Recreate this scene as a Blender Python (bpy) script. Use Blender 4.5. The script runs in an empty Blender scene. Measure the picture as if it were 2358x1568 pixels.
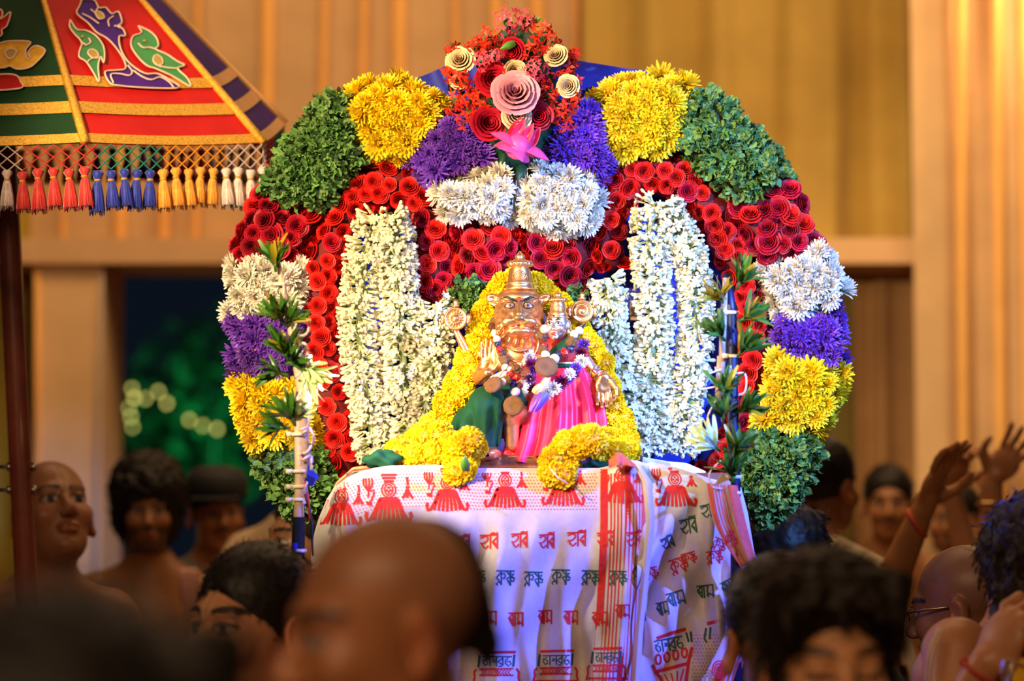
import bpy, math, random
import numpy as np
from mathutils import Vector, Quaternion, Matrix, geometry

random.seed(7); rng = np.random.default_rng(7)
scene = bpy.context.scene
C = scene.collection
PI = math.pi

# ------------------------------------------------------------------ camera
CAM = Vector((0, 0, 1.76)); PITCH = math.radians(2.96); FPX = 85 / 36 * 2358
cd = bpy.data.cameras.new('camera'); cam = bpy.data.objects.new('camera', cd); C.objects.link(cam)
cd.lens = 85; cd.sensor_width = 36; cd.clip_end = 200
cam.location = CAM; cam.rotation_euler = (PI / 2 + PITCH, 0, 0)
cd.dof.use_dof = True; cd.dof.focus_distance = 4.66; cd.dof.aperture_fstop = 2.0
scene.camera = cam
# ------------------------------------------------------------------ world, exposure
vs = scene.view_settings
vs.view_transform = 'Standard'; vs.look = 'None'; vs.gamma = 1; vs.use_curve_mapping = False
vs.exposure = 0.35
W = bpy.data.worlds.new('night'); scene.world = W; W.use_nodes = True
W.node_tree.nodes['Background'].inputs[0].default_value = (.004, .007, .013, 1)
W.node_tree.nodes['Background'].inputs[1].default_value = 0.6
# ------------------------------------------------------------------ floodlights of the hall, and added warm fill
def area(name, loc, target, size, power, col):
    l = bpy.data.lights.new(name, 'AREA'); l.energy = power; l.color = col; l.shape = 'RECTANGLE'
    l.size, l.size_y = size
    o = bpy.data.objects.new(name, l); C.objects.link(o); o.location = loc
    o.rotation_euler = (Vector(target) - Vector(loc)).to_track_quat('-Z', 'Y').to_euler(); return o
def spot(name, loc, target, deg, blend, power, col, rad=.06):
    l = bpy.data.lights.new(name, 'SPOT'); l.energy = power; l.color = col
    l.spot_size = math.radians(deg); l.spot_blend = blend; l.shadow_soft_size = rad
    o = bpy.data.objects.new(name, l); C.objects.link(o); o.location = loc
    o.rotation_euler = (Vector(target) - Vector(loc)).to_track_quat('-Z', 'Y').to_euler(); return o
area('warm_wall_fill', (0.5, 7.4, 5.2), (0.5, 9.6, 2.2), (6, 1.2), 92, (1, .62, .30))  # unseen area light, added as warm fill on the back wall
area('warm_crowd_fill', (0.3, 5.6, 5.0), (0.3, 5.6, 0), (5, 1.4), 40, (1, .62, .34))  # added overhead fill for the crowd, no fixture in view
area('warm_front_fill', (-1.2, -1.5, 4.6), (-.3, 4.6, 2.0), (4, 1.5), 105, (1, .64, .34))  # front fill added behind the camera, not a known lamp
spot('warm_floodlight', (-1.9, 1.7, 3.1), (-.08, 4.8, 2.42), 30, .4, 800, (1, .75, .43), .06)
spot('blue_floodlight_upper', (1.9, 2.2, 3.0), (.40, 4.8, 2.08), 22, .6, 900, (.14, .33, 1.0), .04)
spot('blue_floodlight', (1.75, 3.4, 2.65), (.14, 4.42, 1.58), 28, .5, 520, (.07, .11, 1.0), .03)

# ------------------------------------------------------------------ helpers
def at(px, py, Y):
    """the point at world depth Y that the photograph shows at pixel (px, py)"""
    u = (px - 1179) / FPX; v = (784 - py) / FPX
    c, s = math.cos(PITCH), math.sin(PITCH)
    d = Vector((u, c - v * s, s + v * c))
    return CAM + d * (Y / d.y)
def mpp(Y): return Y / FPX
SOC = {}
def mat(name, col, rough=.6, var=.12, scale=40., metal=0., bump=0., attr=False, objvar=.0, spec=.5, sss=0., sheen=0., trans=0., emit=None, es=1., coat=0., wave=None, bscale=None):
    if name in SOC: return SOC[name]
    m = bpy.data.materials.new(name); m.use_nodes = True
    nt = m.node_tree; N = nt.nodes; L = nt.links
    b = N['Principled BSDF']
    b.inputs['Roughness'].default_value = rough; b.inputs['Metallic'].default_value = metal
    b.inputs['Specular IOR Level'].default_value = spec
    if sss: b.inputs['Subsurface Weight'].default_value = sss; b.inputs['Subsurface Radius'].default_value = (.012, .005, .003)
    if sheen: b.inputs['Sheen Weight'].default_value = sheen
    if coat: b.inputs['Coat Weight'].default_value = coat
    if trans: b.inputs['Transmission Weight'].default_value = trans
    tc = N.new('ShaderNodeTexCoord')
    nz = N.new('ShaderNodeTexNoise'); nz.inputs['Scale'].default_value = scale; nz.inputs['Detail'].default_value = 3
    L.new(tc.outputs['Object'], nz.inputs['Vector'])
    mr = N.new('ShaderNodeMapRange'); mr.inputs[1].default_value = .3; mr.inputs[2].default_value = .7
    mr.inputs[3].default_value = 1 - var; mr.inputs[4].default_value = 1 + var
    L.new(nz.outputs['Fac'], mr.inputs[0])
    val = mr.outputs[0]
    if objvar:
        oi = N.new('ShaderNodeObjectInfo'); m2 = N.new('ShaderNodeMapRange')
        m2.inputs[3].default_value = 1 - objvar; m2.inputs[4].default_value = 1 + objvar
        L.new(oi.outputs['Random'], m2.inputs[0])
        mm = N.new('ShaderNodeMath'); mm.operation = 'MULTIPLY'; L.new(val, mm.inputs[0]); L.new(m2.outputs[0], mm.inputs[1]); val = mm.outputs[0]
    mx = N.new('ShaderNodeVectorMath'); mx.operation = 'SCALE'
    if attr:
        at_ = N.new('ShaderNodeAttribute'); at_.attribute_name = 'Col'
        ml = N.new('ShaderNodeVectorMath'); ml.operation = 'MULTIPLY'; ml.inputs[1].default_value = col[:3]
        L.new(at_.outputs['Color'], ml.inputs[0]); L.new(ml.outputs[0], mx.inputs[0])
    else:
        mx.inputs[0].default_value = col[:3]
    L.new(val, mx.inputs['Scale']); L.new(mx.outputs[0], b.inputs['Base Color'])
    if bump:
        nb = N.new('ShaderNodeTexNoise'); nb.inputs['Scale'].default_value = bscale or scale * 4; nb.inputs['Detail'].default_value = 4
        L.new(tc.outputs['Object'], nb.inputs['Vector'])
        bp = N.new('ShaderNodeBump'); bp.inputs['Strength'].default_value = bump; bp.inputs['Distance'].default_value = .004
        L.new(nb.outputs['Fac'], bp.inputs['Height']); L.new(bp.outputs[0], b.inputs['Normal'])
    if emit:
        b.inputs['Emission Color'].default_value = (*emit, 1); b.inputs['Emission Strength'].default_value = es
    SOC[name] = m
    return m

class MB:
    """collects vertices and faces (and a colour per vertex) of one part"""
    def __init__(s): s.v = []; s.f = []; s.c = []
    def add(s, v, f, col=(1, 1, 1)):
        o = len(s.v); s.v.extend([tuple(p) for p in v]); s.f.extend([tuple(i + o for i in q) for q in f])
        if len(col) == len(v) and len(v) and hasattr(col[0], '__len__'): s.c.extend([tuple(x) for x in col])
        else: s.c.extend([tuple(col)] * len(v))
        return s
    def box(s, c, h, col=(1, 1, 1), R=None):
        p = [Vector((x * h[0], y * h[1], z * h[2])) for x in (-1, 1) for y in (-1, 1) for z in (-1, 1)]
        if R: p = [R @ q for q in p]
        return s.add([Vector(c) + q for q in p], [(0, 1, 3, 2), (4, 6, 7, 5), (0, 4, 5, 1), (2, 3, 7, 6), (0, 2, 6, 4), (1, 5, 7, 3)], col)
    def tube(s, pts, r, n=8, col=(1, 1, 1), cap=True):
        pts = [Vector(p) for p in pts]; k = len(pts)
        rr = r if hasattr(r, '__len__') else [r] * k
        V = []; F = []
        up = Vector((.13, .31, .94)).normalized()
        for i, p in enumerate(pts):
            t = (pts[min(i + 1, k - 1)] - pts[max(i - 1, 0)]).normalized()
            a = t.cross(up)
            if a.length < .05: a = t.cross(Vector((1, 0, 0)))
            a.normalize(); b = t.cross(a)
            for j in range(n):
                th = 2 * PI * j / n; V.append(p + (a * math.cos(th) + b * math.sin(th)) * rr[i])
        for i in range(k - 1):
            for j in range(n): F.append((i * n + j, i * n + (j + 1) % n, (i + 1) * n + (j + 1) % n, (i + 1) * n + j))
        if cap: F.append(tuple(range(n - 1, -1, -1))); F.append(tuple((k - 1) * n + j for j in range(n)))
        return s.add(V, F, col)
    def lathe(s, prof, n=24, o=(0, 0, 0), rib=None, col=(1, 1, 1)):
        V = []; F = []; k = len(prof)
        for i, (r, z) in enumerate(prof):
            for j in range(n):
                th = 2 * PI * j / n; q = r * (1 + (rib[i] * math.cos(th * rib[-1]) if rib else 0))
                V.append((o[0] + q * math.cos(th), o[1] + q * math.sin(th), o[2] + z))
        for i in range(k - 1):
            for j in range(n): F.append((i * n + j, i * n + (j + 1) % n, (i + 1) * n + (j + 1) % n, (i + 1) * n + j))
        F.append(tuple(range(n - 1, -1, -1))); F.append(tuple((k - 1) * n + j for j in range(n)))
        return s.add(V, F, col)
    def grid(s, fn, nu, nv, col=(1, 1, 1), closed=False):
        V = [fn(i / (nu - 1 if not closed else nu), j / (nv - 1)) for j in range(nv) for i in range(nu)]
        F = []
        for j in range(nv - 1):
            for i in range(nu if closed else nu - 1):
                i2 = (i + 1) % nu
                F.append((j * nu + i, j * nu + i2, (j + 1) * nu + i2, (j + 1) * nu + i))
        return s.add(V, F, col)
    def mesh(s, name, smooth=True, org=(0, 0, 0)):
        me = bpy.data.meshes.new(name)
        o = np.array(org, float)
        me.from_pydata((np.array(s.v, float).reshape(-1, 3) - o).tolist(), [], s.f)
        ca = me.color_attributes.new('Col', 'FLOAT_COLOR', 'POINT')
        cc = np.ones((len(s.v), 4), np.float32); cc[:, :3] = np.array(s.c, np.float32).reshape(-1, 3)
        ca.data.foreach_set('color', cc.ravel())
        if smooth: me.polygons.foreach_set('use_smooth', [True] * len(me.polygons))
        me.update(); return me
    def build(s, name, m, parent=None, smooth=True, **kw):
        me = s.mesh(name, smooth, worg(parent)); return put(name, me, m, parent, **kw)
def worg(p):
    o = Vector((0, 0, 0))
    while p is not None: o += p.location; p = p.parent
    return o
def put(name, me, m, parent=None, loc=None, rot=None, sc=None, label=None, cat=None, group=None, kind=None):
    """link a mesh as one object; loc is a world position"""
    if m is not None:
        ms = m if isinstance(m, (list, tuple)) else [m]
        if not len(me.materials):
            for q in ms: me.materials.append(q)
    o = bpy.data.objects.new(name, me); C.objects.link(o)
    if parent is not None: o.parent = parent
    if loc is not None: o.location = Vector(loc) - worg(parent)
    if rot is not None: o.rotation_mode = 'QUATERNION'; o.rotation_quaternion = rot
    if sc is not None: o.scale = sc if hasattr(sc, '__len__') else (sc, sc, sc)
    tag(o, label, cat, group, kind); return o
def tag(o, label=None, cat=None, group=None, kind=None):
    if label: o['label'] = label
    if cat: o['category'] = cat
    if group: o['group'] = group
    if kind: o['kind'] = kind
    return o
def thing(name, loc, label, cat, group=None, kind=None):
    o = bpy.data.objects.new(name, None); C.objects.link(o); o.location = loc; o.empty_display_size = .05
    return tag(o, label, cat, group, kind)
def facing(n, spin=None):
    q = Vector((0, 0, 1)).rotation_difference(Vector(n).normalized())
    return q @ Quaternion((0, 0, 1), random.uniform(0, 2 * PI) if spin is None else spin)
def smooth_path(pts, n):
    """Catmull-Rom through the points"""
    P = [np.array(p, float) for p in pts]; P = [2 * P[0] - P[1]] + P + [2 * P[-1] - P[-2]]
    out = []; m = len(P) - 3
    for i in range(n):
        t = i / (n - 1) * m; k = min(int(t), m - 1); t -= k
        a, b, c, d = P[k:k + 4]
        out.append(.5 * (2 * b + (c - a) * t + (2 * a - 5 * b + 4 * c - d) * t * t + (3 * b - a - 3 * c + d) * t ** 3))
    return out

# ------------------------------------------------------------------ implicit surfaces for bodies, hair, idols
def axis(*seg):
    """coordinates from segments (start, end, step)"""
    out = []
    for a, b, h in seg:
        n = max(1, int(round((b - a) / h))); out.extend(np.linspace(a, b, n, endpoint=False))
    out.append(seg[-1][1]); return np.array(out, np.float32)
class Field:
    def __init__(s, xs, ys, zs):
        s.a = (xs, ys, zs); s.F = np.full((len(xs), len(ys), len(zs)), 1.0, np.float32)
        s.o = np.zeros(3); s.R = np.eye(3); s.sc = 1.
    def frame(s, o=(0, 0, 0), R=None, sc=1.):
        s.sc = sc; s.o = np.array(o, float); s.R = np.eye(3) if R is None else np.array(R, float); return s
    def _do(s, lo, hi, fn, k, sub):
        m = k + .02
        sl = tuple(slice(int(np.searchsorted(a, l - m)), int(np.searchsorted(a, h + m))) for a, l, h in zip(s.a, lo, hi))
        if any(q.stop <= q.start for q in sl): return s
        X = s.a[0][sl[0]][:, None, None]; Y = s.a[1][sl[1]][None, :, None]; Z = s.a[2][sl[2]][None, None, :]
        d = fn(X, Y, Z); F = s.F[sl]
        if sub:
            h = np.clip(.5 - .5 * (F + d) / k, 0, 1); s.F[sl] = F * (1 - h) - d * h + k * h * (1 - h)
        else:
            h = np.clip(.5 + .5 * (F - d) / k, 0, 1); s.F[sl] = F * (1 - h) + d * h - k * h * (1 - h)
        return s
    def ell(s, c, r, rot=None, k=.012, sub=False):
        c = s.o + s.R @ (np.array(c, float) * s.sc); Rm = s.R if rot is None else s.R @ np.array(rot, float)
        r = np.array(r, float) * s.sc; ext = np.sqrt(((Rm * r) ** 2).sum(1))
        def fn(X, Y, Z):
            dx, dy, dz = X - c[0], Y - c[1], Z - c[2]
            q = [dx * Rm[0, i] + dy * Rm[1, i] + dz * Rm[2, i] for i in range(3)]
            k0 = np.sqrt(sum((q[i] / r[i]) ** 2 for i in range(3))); k1 = np.sqrt(sum((q[i] / r[i] ** 2) ** 2 for i in range(3)))
            return k0 * (k0 - 1) / np.maximum(k1, 1e-4)
        return s._do(c - ext, c + ext, fn, k, sub)
    def cone(s, a, b, ra, rb, k=.012, sub=False):
        a = s.o + s.R @ (np.array(a, float) * s.sc); b = s.o + s.R @ (np.array(b, float) * s.sc); ra *= s.sc; rb *= s.sc; ba = b - a; L2 = max((ba ** 2).sum(), 1e-9)
        def fn(X, Y, Z):
            h = np.clip(((X - a[0]) * ba[0] + (Y - a[1]) * ba[1] + (Z - a[2]) * ba[2]) / L2, 0, 1)
            return np.sqrt((X - a[0] - h * ba[0]) ** 2 + (Y - a[1] - h * ba[1]) ** 2 + (Z - a[2] - h * ba[2]) ** 2) - (ra + (rb - ra) * h)
        m = max(ra, rb)
        return s._do(np.minimum(a, b) - m, np.maximum(a, b) + m, fn, k, sub)
    def noise(s, amp, fr):
        X = s.a[0][:, None, None]; Y = s.a[1][None, :, None]; Z = s.a[2][None, None, :]
        s.F = s.F + (amp * (np.sin(fr * X + 1.3 * np.sin(fr * .7 * Z)) * np.sin(fr * 1.1 * Y + 2) + .6 * np.sin(fr * 2.1 * Z + 1.7 * np.sin(fr * X)) * np.sin(fr * 1.9 * Y + fr * X))).astype(np.float32); return s
    def mesh(s):
        """surface nets"""
        F = s.F; S = F < 0; nx, ny, nz = F.shape
        cnt = np.zeros((nx - 1, ny - 1, nz - 1), np.int8)
        for i in (0, 1):
            for j in (0, 1):
                for k in (0, 1): cnt += S[i:nx - 1 + i, j:ny - 1 + j, k:nz - 1 + k]
        A = (cnt > 0) & (cnt < 8); ci = np.argwhere(A)
        idx = -np.ones(A.shape, np.int64); idx[tuple(ci.T)] = np.arange(len(ci))
        acc = np.zeros((len(ci), 3)); num = np.zeros(len(ci))
        cor = [(i, j, k) for i in (0, 1) for j in (0, 1) for k in (0, 1)]
        co = lambda c: np.stack([s.a[q][ci[:, q] + c[q]] for q in range(3)], 1).astype(float)
        for p in range(8):
            for q in range(p + 1, 8):
                if sum(abs(cor[p][t] - cor[q][t]) for t in range(3)) != 1: continue
                fa = F[tuple((ci + cor[p]).T)].astype(float); fb = F[tuple((ci + cor[q]).T)].astype(float)
                m = (fa < 0) != (fb < 0); t = np.where(m, fa / np.where(fa == fb, 1, fa - fb), 0)
                P = co(cor[p]) * (1 - t)[:, None] + co(cor[q]) * t[:, None]
                acc += P * m[:, None]; num += m
        V = acc / np.maximum(num, 1)[:, None]
        Q = []
        for ax in range(3):
            o1, o2 = (ax + 1) % 3, (ax + 2) % 3
            sh = [slice(None)] * 3; sh2 = [slice(None)] * 3
            sh[ax] = slice(0, -1); sh2[ax] = slice(1, None)
            E = S[tuple(sh)] != S[tuple(sh2)]; e = np.argwhere(E)
            ok = (e[:, o1] > 0) & (e[:, o2] > 0) & (e[:, o1] < F.shape[o1] - 1) & (e[:, o2] < F.shape[o2] - 1); e = e[ok]
            if not len(e): continue
            def cell(d1, d2):
                g = e.copy(); g[:, o1] -= d1; g[:, o2] -= d2; return idx[tuple(g.T)]
            q = np.stack([cell(1, 1), cell(0, 1), cell(0, 0), cell(1, 0)], 1)
            neg = S[tuple(e.T)]; q[~neg] = q[~neg][:, ::-1]
            Q.append(q)
        Q = np.concatenate(Q) if Q else np.zeros((0, 4), int)
        # one light smoothing pass
        nb = np.zeros_like(V); nn = np.zeros(len(V))
        for i in range(4):
            np.add.at(nb, Q[:, i], V[Q[:, (i + 1) % 4]]); np.add.at(nn, Q[:, i], 1)
        V = V * .55 + .45 * nb / np.maximum(nn, 1)[:, None]
        return V, Q
# ------------------------------------------------------------------ the setting
m_floor = mat('floor_carpet', (.16, .07, .035), .9, .3, 6)
m_wall = mat('peach_plaster', (.72, .48, .27), .85, .08, 3)
m_peach = mat('peach_drape', (.66, .43, .21), .8, .08, 5, sheen=.2)
m_band = mat('lit_pleat_and_piping', (1.0, .53, .14), .75, .08, 5, sheen=.2)  # brightness of lit pleats put into the colour; also used for column piping
m_olive = mat('olive_drape', (.50, .33, .06), .7, .12, 4, sheen=.2)
m_brown = mat('brown_drape', (.40, .21, .08), .8, .1, 5)
m_cream = mat('cream_column_cloth', (.86, .57, .28), .8, .08, 4)
m_ypanel = mat('mustard_panel', (.42, .30, .02), .7, .1, 3)

fl = MB(); fl.box((0, 12, -.03), (9, 18, .03)); fl.build('floor', m_floor, smooth=False, kind='structure')
def slab(mb, x0, y0, x1, y1, Y, d):
    """a box whose front face covers the pixels x0..x1, y0..y1 at depth Y"""
    a = at(x0, y1, Y); b = at(x1, y0, Y)
    a.z = max(a.z, 0)
    mb.box(((a.x + b.x) / 2, Y + d / 2, (a.z + b.z) / 2), ((b.x - a.x) / 2, d / 2, (b.z - a.z) / 2))
wb = MB(); slab(wb, -900, -400, 3200, 575, 10.05, .12); slab(wb, 1900, 575, 3200, 3000, 10.05, .12); slab(wb, -900, 575, 215, 3000, 10.05, .12)
wb.build('wall_back', m_wall, smooth=False, kind='structure')
def drape(name, x0, x1, y0, y1, Y, m, label, pleat, amp, seed, bottom=None, n=260):
    """a gathered cloth that hangs in front of the wall"""
    r = random.Random(seed); ph = [r.uniform(0, 6.3) for _ in range(5)]
    a = at(x0, y0, Y); b = at(x1, y0, Y); z1 = at((x0 + x1) / 2, y1, Y).z; z1 = max(z1, .01)
    t = thing(name, (a.x, Y, z1), label, 'curtain')
    mb = MB(); W_ = b.x - a.x
    def fn(u, v):
        x = a.x + W_ * u; s = 2 * PI * u * W_ / pleat
        d = math.sin(s + ph[0] + 1.1 * math.sin(s * .37 + ph[1])) + .5 * math.sin(s * .53 + ph[2]) + .25 * math.sin(2.3 * s + ph[3])
        zb = z1 + (bottom(u) if bottom else 0)
        return (x + .01 * math.sin(s + v * 3), Y - amp * (1 + d) * (.75 + .25 * v), a.z + (zb - a.z) * v)
    mb.grid(fn, n, 24); o = mb.build('fabric', m, t)
    return t, fn, a, b, z1
t, fn, a, b, z1 = drape('wall_drape', -420, 1345, -220, 575, 9.86, m_peach, 'wide peach wall drape with lit pleats painted as thin orange bands above the dark doorway', .62, .012, 3)
for i, px in enumerate((-120, 40, 150, 278, 379, 455, 613, 745, 838, 922, 1051, 1141, 1234, 1325)):  # pleat ridges that catch light, put in as brighter orange strips
    mb = MB(); w = (22 + 8 * math.sin(i * 2.3)) * mpp(9.8); x = at(px, 0, 9.82).x
    def fb(u, v): return (x + (u - .5) * w * 1.1 + .006 * math.sin(v * 5 + i), 9.812 - .020 * math.sin(PI * u), a.z + (z1 - a.z) * v)
    mb.grid(fb, 7, 8); mb.build('lit_pleat_band', m_band, t)
drape('swag_curtain', 1338, 2122, -220, 596, 9.74, m_olive, 'olive green gathered curtain hanging above the beam right of the flowers', .34, .045, 11, lambda u: .05 * math.sin(u * 9) + (.02 if u < .9 else 0))
drape('side_curtain', 1962, 2112, 640, 1900, 9.92, m_brown, 'narrow brown curtain hanging under the beam', .2, .03, 5, n=60)
drape('doorway_curtain', 1830, 1956, 640, 1900, 9.98, mat('dark_olive_drape', (.17, .12, .02), .8, .1, 5), 'dark olive curtain strip just right of the teal leaf panel', .2, .03, 6, n=60)
t, fn, a, b, z1 = drape('pleated_curtain', 2090, 2900, -220, 3000, 9.35, m_peach, 'tall peach pleated curtain at the right edge of the hall', .40, .035, 21)
for i, px in enumerate((2205, 2290, 2352, 2440)):  # lit pleat ridges again, as strips of brighter colour
    mb = MB(); w = 26 * mpp(9.3); x = at(px, 0, 9.3).x
    def fb(u, v): return (x + (u - .5) * w, 9.255 - .022 * math.sin(PI * u), a.z + (z1 - a.z) * v)
    mb.grid(fb, 7, 8); mb.build('lit_pleat_band', m_band, t)
bm = MB(); slab(bm, -60, 548, 2105, 606, 9.40, .66); bm.build('trim_1', mat('peach_beam_cloth', (.78, .48, .24), .8, .06, 5), smooth=False, kind='structure')
cl = MB(); slab(cl, 62, 600, 238, 3000, 9.45, .5)
co = cl.build('trim_2', m_cream, smooth=False, kind='structure')
for px, w in ((85, 7), (236, 5)):
    e = MB(); p0 = at(px, 600, 9.44); p1 = at(px - (0 if px < 100 else 22), 1300, 9.44)
    e.tube([p0, p0.lerp(p1, .5), Vector((p1.x, p1.y, .02))], w * mpp(9.4), 8); e.build('edge_piping', mat('piping_grey', (.55, .45, .35), .7) if px > 100 else m_band, co)
yp = MB(); slab(yp, -700, 470, 64, 3000, 9.8, .1); yp.build('trim_3', m_ypanel, smooth=False, kind='structure')

# lamp by the right curtain
lp = at(2410, -75, 9.0)
t = thing('wall_lamp', lp + Vector((0, .3, .1)), 'bright warm bulb lamp at the top right corner against the peach curtain', 'lamp')
mb = MB(); mb.lathe([(.004, -.06), (.035, -.045), (.05, 0), (.04, .04), (.02, .07), (.018, .10)], 20, lp); mb.build('bulb', mat('bulb_glow', (1, .9, .7), .3, emit=(1, .74, .38), es=40), t)
mb = MB(); mb.lathe([(.024, .07), (.03, .09), (.03, .14), (.05, .145), (.05, .16), (.0, .165)], 20, lp); mb.tube([lp + Vector((0, 0, .15)), lp + Vector((0, .12, .22)), lp + Vector((0, .36, .2))], .012); mb.build('bracket', mat('lamp_metal', (.12, .1, .08), .4, metal=.8), t)
pl = bpy.data.lights.new('wall_lamp_light', 'POINT'); pl.energy = 9; pl.color = (1, .66, .34); pl.shadow_soft_size = .05
po = bpy.data.objects.new('wall_lamp_light', pl); C.objects.link(po); po.parent = t; po.location = lp - worg(t) + Vector((0, -.1, 0))

# night outside the doorway
m_leafd = mat('night_foliage', (.03, .16, .07), .7, .4, 8)
m_bark = mat('bark', (.05, .03, .02), .9)
def tree(px, Y, h, w, label):
    g = at(px, 1072, Y); g.z = 0
    t = thing('garden_tree', g, label, 'tree', 'trees in the night outside the doorway')
    mb = MB(); mb.tube([g, g + Vector((.05, 0, h * .3)), g + Vector((0, .05, h * .6))], [.14, .11, .05]); mb.build('trunk', m_bark, t)
    mb = MB(); r = random.Random(px)
    for i in range(900):
        th = r.uniform(0, 6.28); ph = math.acos(r.uniform(-1, 1)); q = r.uniform(.5, 1)
        c = g + Vector((w * q * math.sin(ph) * math.cos(th), w * q * math.sin(ph) * math.sin(th), h * .68 + h * .32 * q * math.cos(ph)))
        a = Vector((r.uniform(-1, 1), r.uniform(-1, 1), r.uniform(-1, 1))) * .14; b = a.cross(Vector((r.uniform(-1, 1), r.uniform(-1, 1), 1))).normalized() * .06
        mb.add([c - a, c + b, c + a, c - b], [(0, 1, 2, 3)])
    mb.build('crown', m_leafd, t, kind='stuff')
tree(525, 28, 3.6, 1.3, 'green lit tree outside the doorway beside the left flower edge')
tree(330, 33, 3.0, 1.4, 'dark tree in the middle of the night doorway')
tree(215, 38, 2.8, 1.5, 'dim tree at the left side of the night doorway')
for nm, px, py, Y, e, c in (('green_garden_light', 510, 1000, 25.8, 60, (.05, 1, .35)), ('teal_garden_light', 250, 1075, 30.5, 14, (.05, .8, .6))):
    l = bpy.data.lights.new(nm, 'POINT'); l.energy = e; l.color = c; l.shadow_soft_size = .2
    o = bpy.data.objects.new(nm, l); C.objects.link(o); o.location = at(px, py, Y)
m_fairy = mat('fairy_glow', (.9, .8, .3), .4, emit=(1, .85, .20), es=2.4)
m_sock = mat('fairy_socket', (.03, .05, .03), .6)
mbb = MB(); mbb.lathe([(.0, -.025), (.015, -.018), (.021, 0), (.015, .018), (.006, .026)], 10); bulb_me = mbb.mesh('bulb'); bulb_me.materials.append(m_fairy)
ms = MB(); ms.lathe([(.007, .022), (.009, .03), (.009, .05), (.0, .052)], 8); sock_me = ms.mesh('socket'); sock_me.materials.append(m_sock)
spots_ = [(304, 895), (309, 916), (335, 918), (365, 902), (384, 929), (297, 940), (301, 960), (305, 983), (258, 972), (271, 996), (246, 1000), (219, 985), (436, 967), (467, 980), (500, 988)]
for strand, ids, lab in ((0, (3, 0, 1, 2, 4, 12, 13, 14), 'upper string of small yellow bulbs glowing in the dark doorway'), (1, (5, 6, 7, 8, 9, 10, 11), 'lower string of small yellow bulbs near the cream column')):
    P = [at(*spots_[i], 24.0 + 2.5 * strand) for i in ids]
    t = thing('fairy_light_string', P[0], lab, 'string lights')
    mb = MB(); q = sorted(P, key=lambda p: p.x); q = [q[0] + Vector((-.8, 0, .5))] + [p + Vector((0, 0, .05)) for p in q] + [q[-1] + Vector((.9, 0, .6))]
    mb.tube(q, .004, 5); mb.build('cable', m_sock, t)
    for e_ in (q[0], q[-1]): mb = MB(); mb.tube([Vector((e_.x, e_.y, 0)), e_], .02, 8); mb.build('support_post', m_sock, t)
    for p in P:
        o = put('bulb', bulb_me, None, t, p, sc=random.uniform(.85, 1.1)); put('socket', sock_me, None, t, p)
# ------------------------------------------------------------------ flower prototypes (unit radius, facing +Z)
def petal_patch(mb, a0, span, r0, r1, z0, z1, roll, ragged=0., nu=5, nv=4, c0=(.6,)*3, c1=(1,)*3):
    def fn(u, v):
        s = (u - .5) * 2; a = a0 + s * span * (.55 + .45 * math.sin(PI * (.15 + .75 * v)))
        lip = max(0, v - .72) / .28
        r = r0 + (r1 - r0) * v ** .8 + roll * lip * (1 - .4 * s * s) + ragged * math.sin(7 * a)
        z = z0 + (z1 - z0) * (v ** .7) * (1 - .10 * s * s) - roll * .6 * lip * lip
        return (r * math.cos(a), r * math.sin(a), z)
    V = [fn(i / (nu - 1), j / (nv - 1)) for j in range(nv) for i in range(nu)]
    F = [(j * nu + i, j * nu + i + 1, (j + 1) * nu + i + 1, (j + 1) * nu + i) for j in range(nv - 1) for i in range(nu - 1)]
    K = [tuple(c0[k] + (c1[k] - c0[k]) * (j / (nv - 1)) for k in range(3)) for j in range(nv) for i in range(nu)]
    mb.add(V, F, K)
def rose_mesh(seed, open_=1.):
    r = random.Random(seed); mb = MB()
    mb.lathe([(.7, -.3), (.5, -.12), (.2, .0), (.09, .3), (.06, .46), (.0, .5)], 10, col=(.22, .12, .12))  # core coloured dark to deepen the shade inside the flower
    for k, (n, ra, rb, za, zb, roll) in enumerate(((2, .07, .13, .1, .60, .02), (3, .17, .27, .0, .62, .04), (3, .30, .43, -.1, .58, .07), (4, .44, .60, -.2, .48, .10), (4, .56, .78, -.28, .34, .14), (5, .66, 1.0, -.32, .14, .14))):
        off = r.uniform(0, 6.28)
        for i in range(n):
            j = r.uniform(-.06, .06)
            petal_patch(mb, off + 2 * PI * i / n + j, PI / n * 1.35, ra, rb * open_ + j * .4, za, zb + j, roll, .012, c0=(.30, .16, .16), c1=(1.0 + 2 * j, 1.0 + 2 * j, 1.0 + 2 * j))  # petal bases darkened in colour, as shade in the gaps
    return mb
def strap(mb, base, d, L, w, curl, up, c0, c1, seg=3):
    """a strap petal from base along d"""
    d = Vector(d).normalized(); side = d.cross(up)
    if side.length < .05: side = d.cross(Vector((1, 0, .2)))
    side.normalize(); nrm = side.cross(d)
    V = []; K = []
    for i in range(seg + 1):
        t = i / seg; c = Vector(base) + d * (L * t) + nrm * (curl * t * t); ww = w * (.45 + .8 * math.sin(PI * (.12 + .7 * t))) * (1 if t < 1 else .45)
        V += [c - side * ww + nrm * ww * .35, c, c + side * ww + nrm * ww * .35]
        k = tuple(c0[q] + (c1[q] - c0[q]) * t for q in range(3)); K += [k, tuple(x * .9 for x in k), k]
    F = []
    for i in range(seg):
        F += [(3 * i, 3 * i + 1, 3 * i + 4, 3 * i + 3), (3 * i + 1, 3 * i + 2, 3 * i + 5, 3 * i + 4)]
    mb.add(V, F, K)
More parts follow.
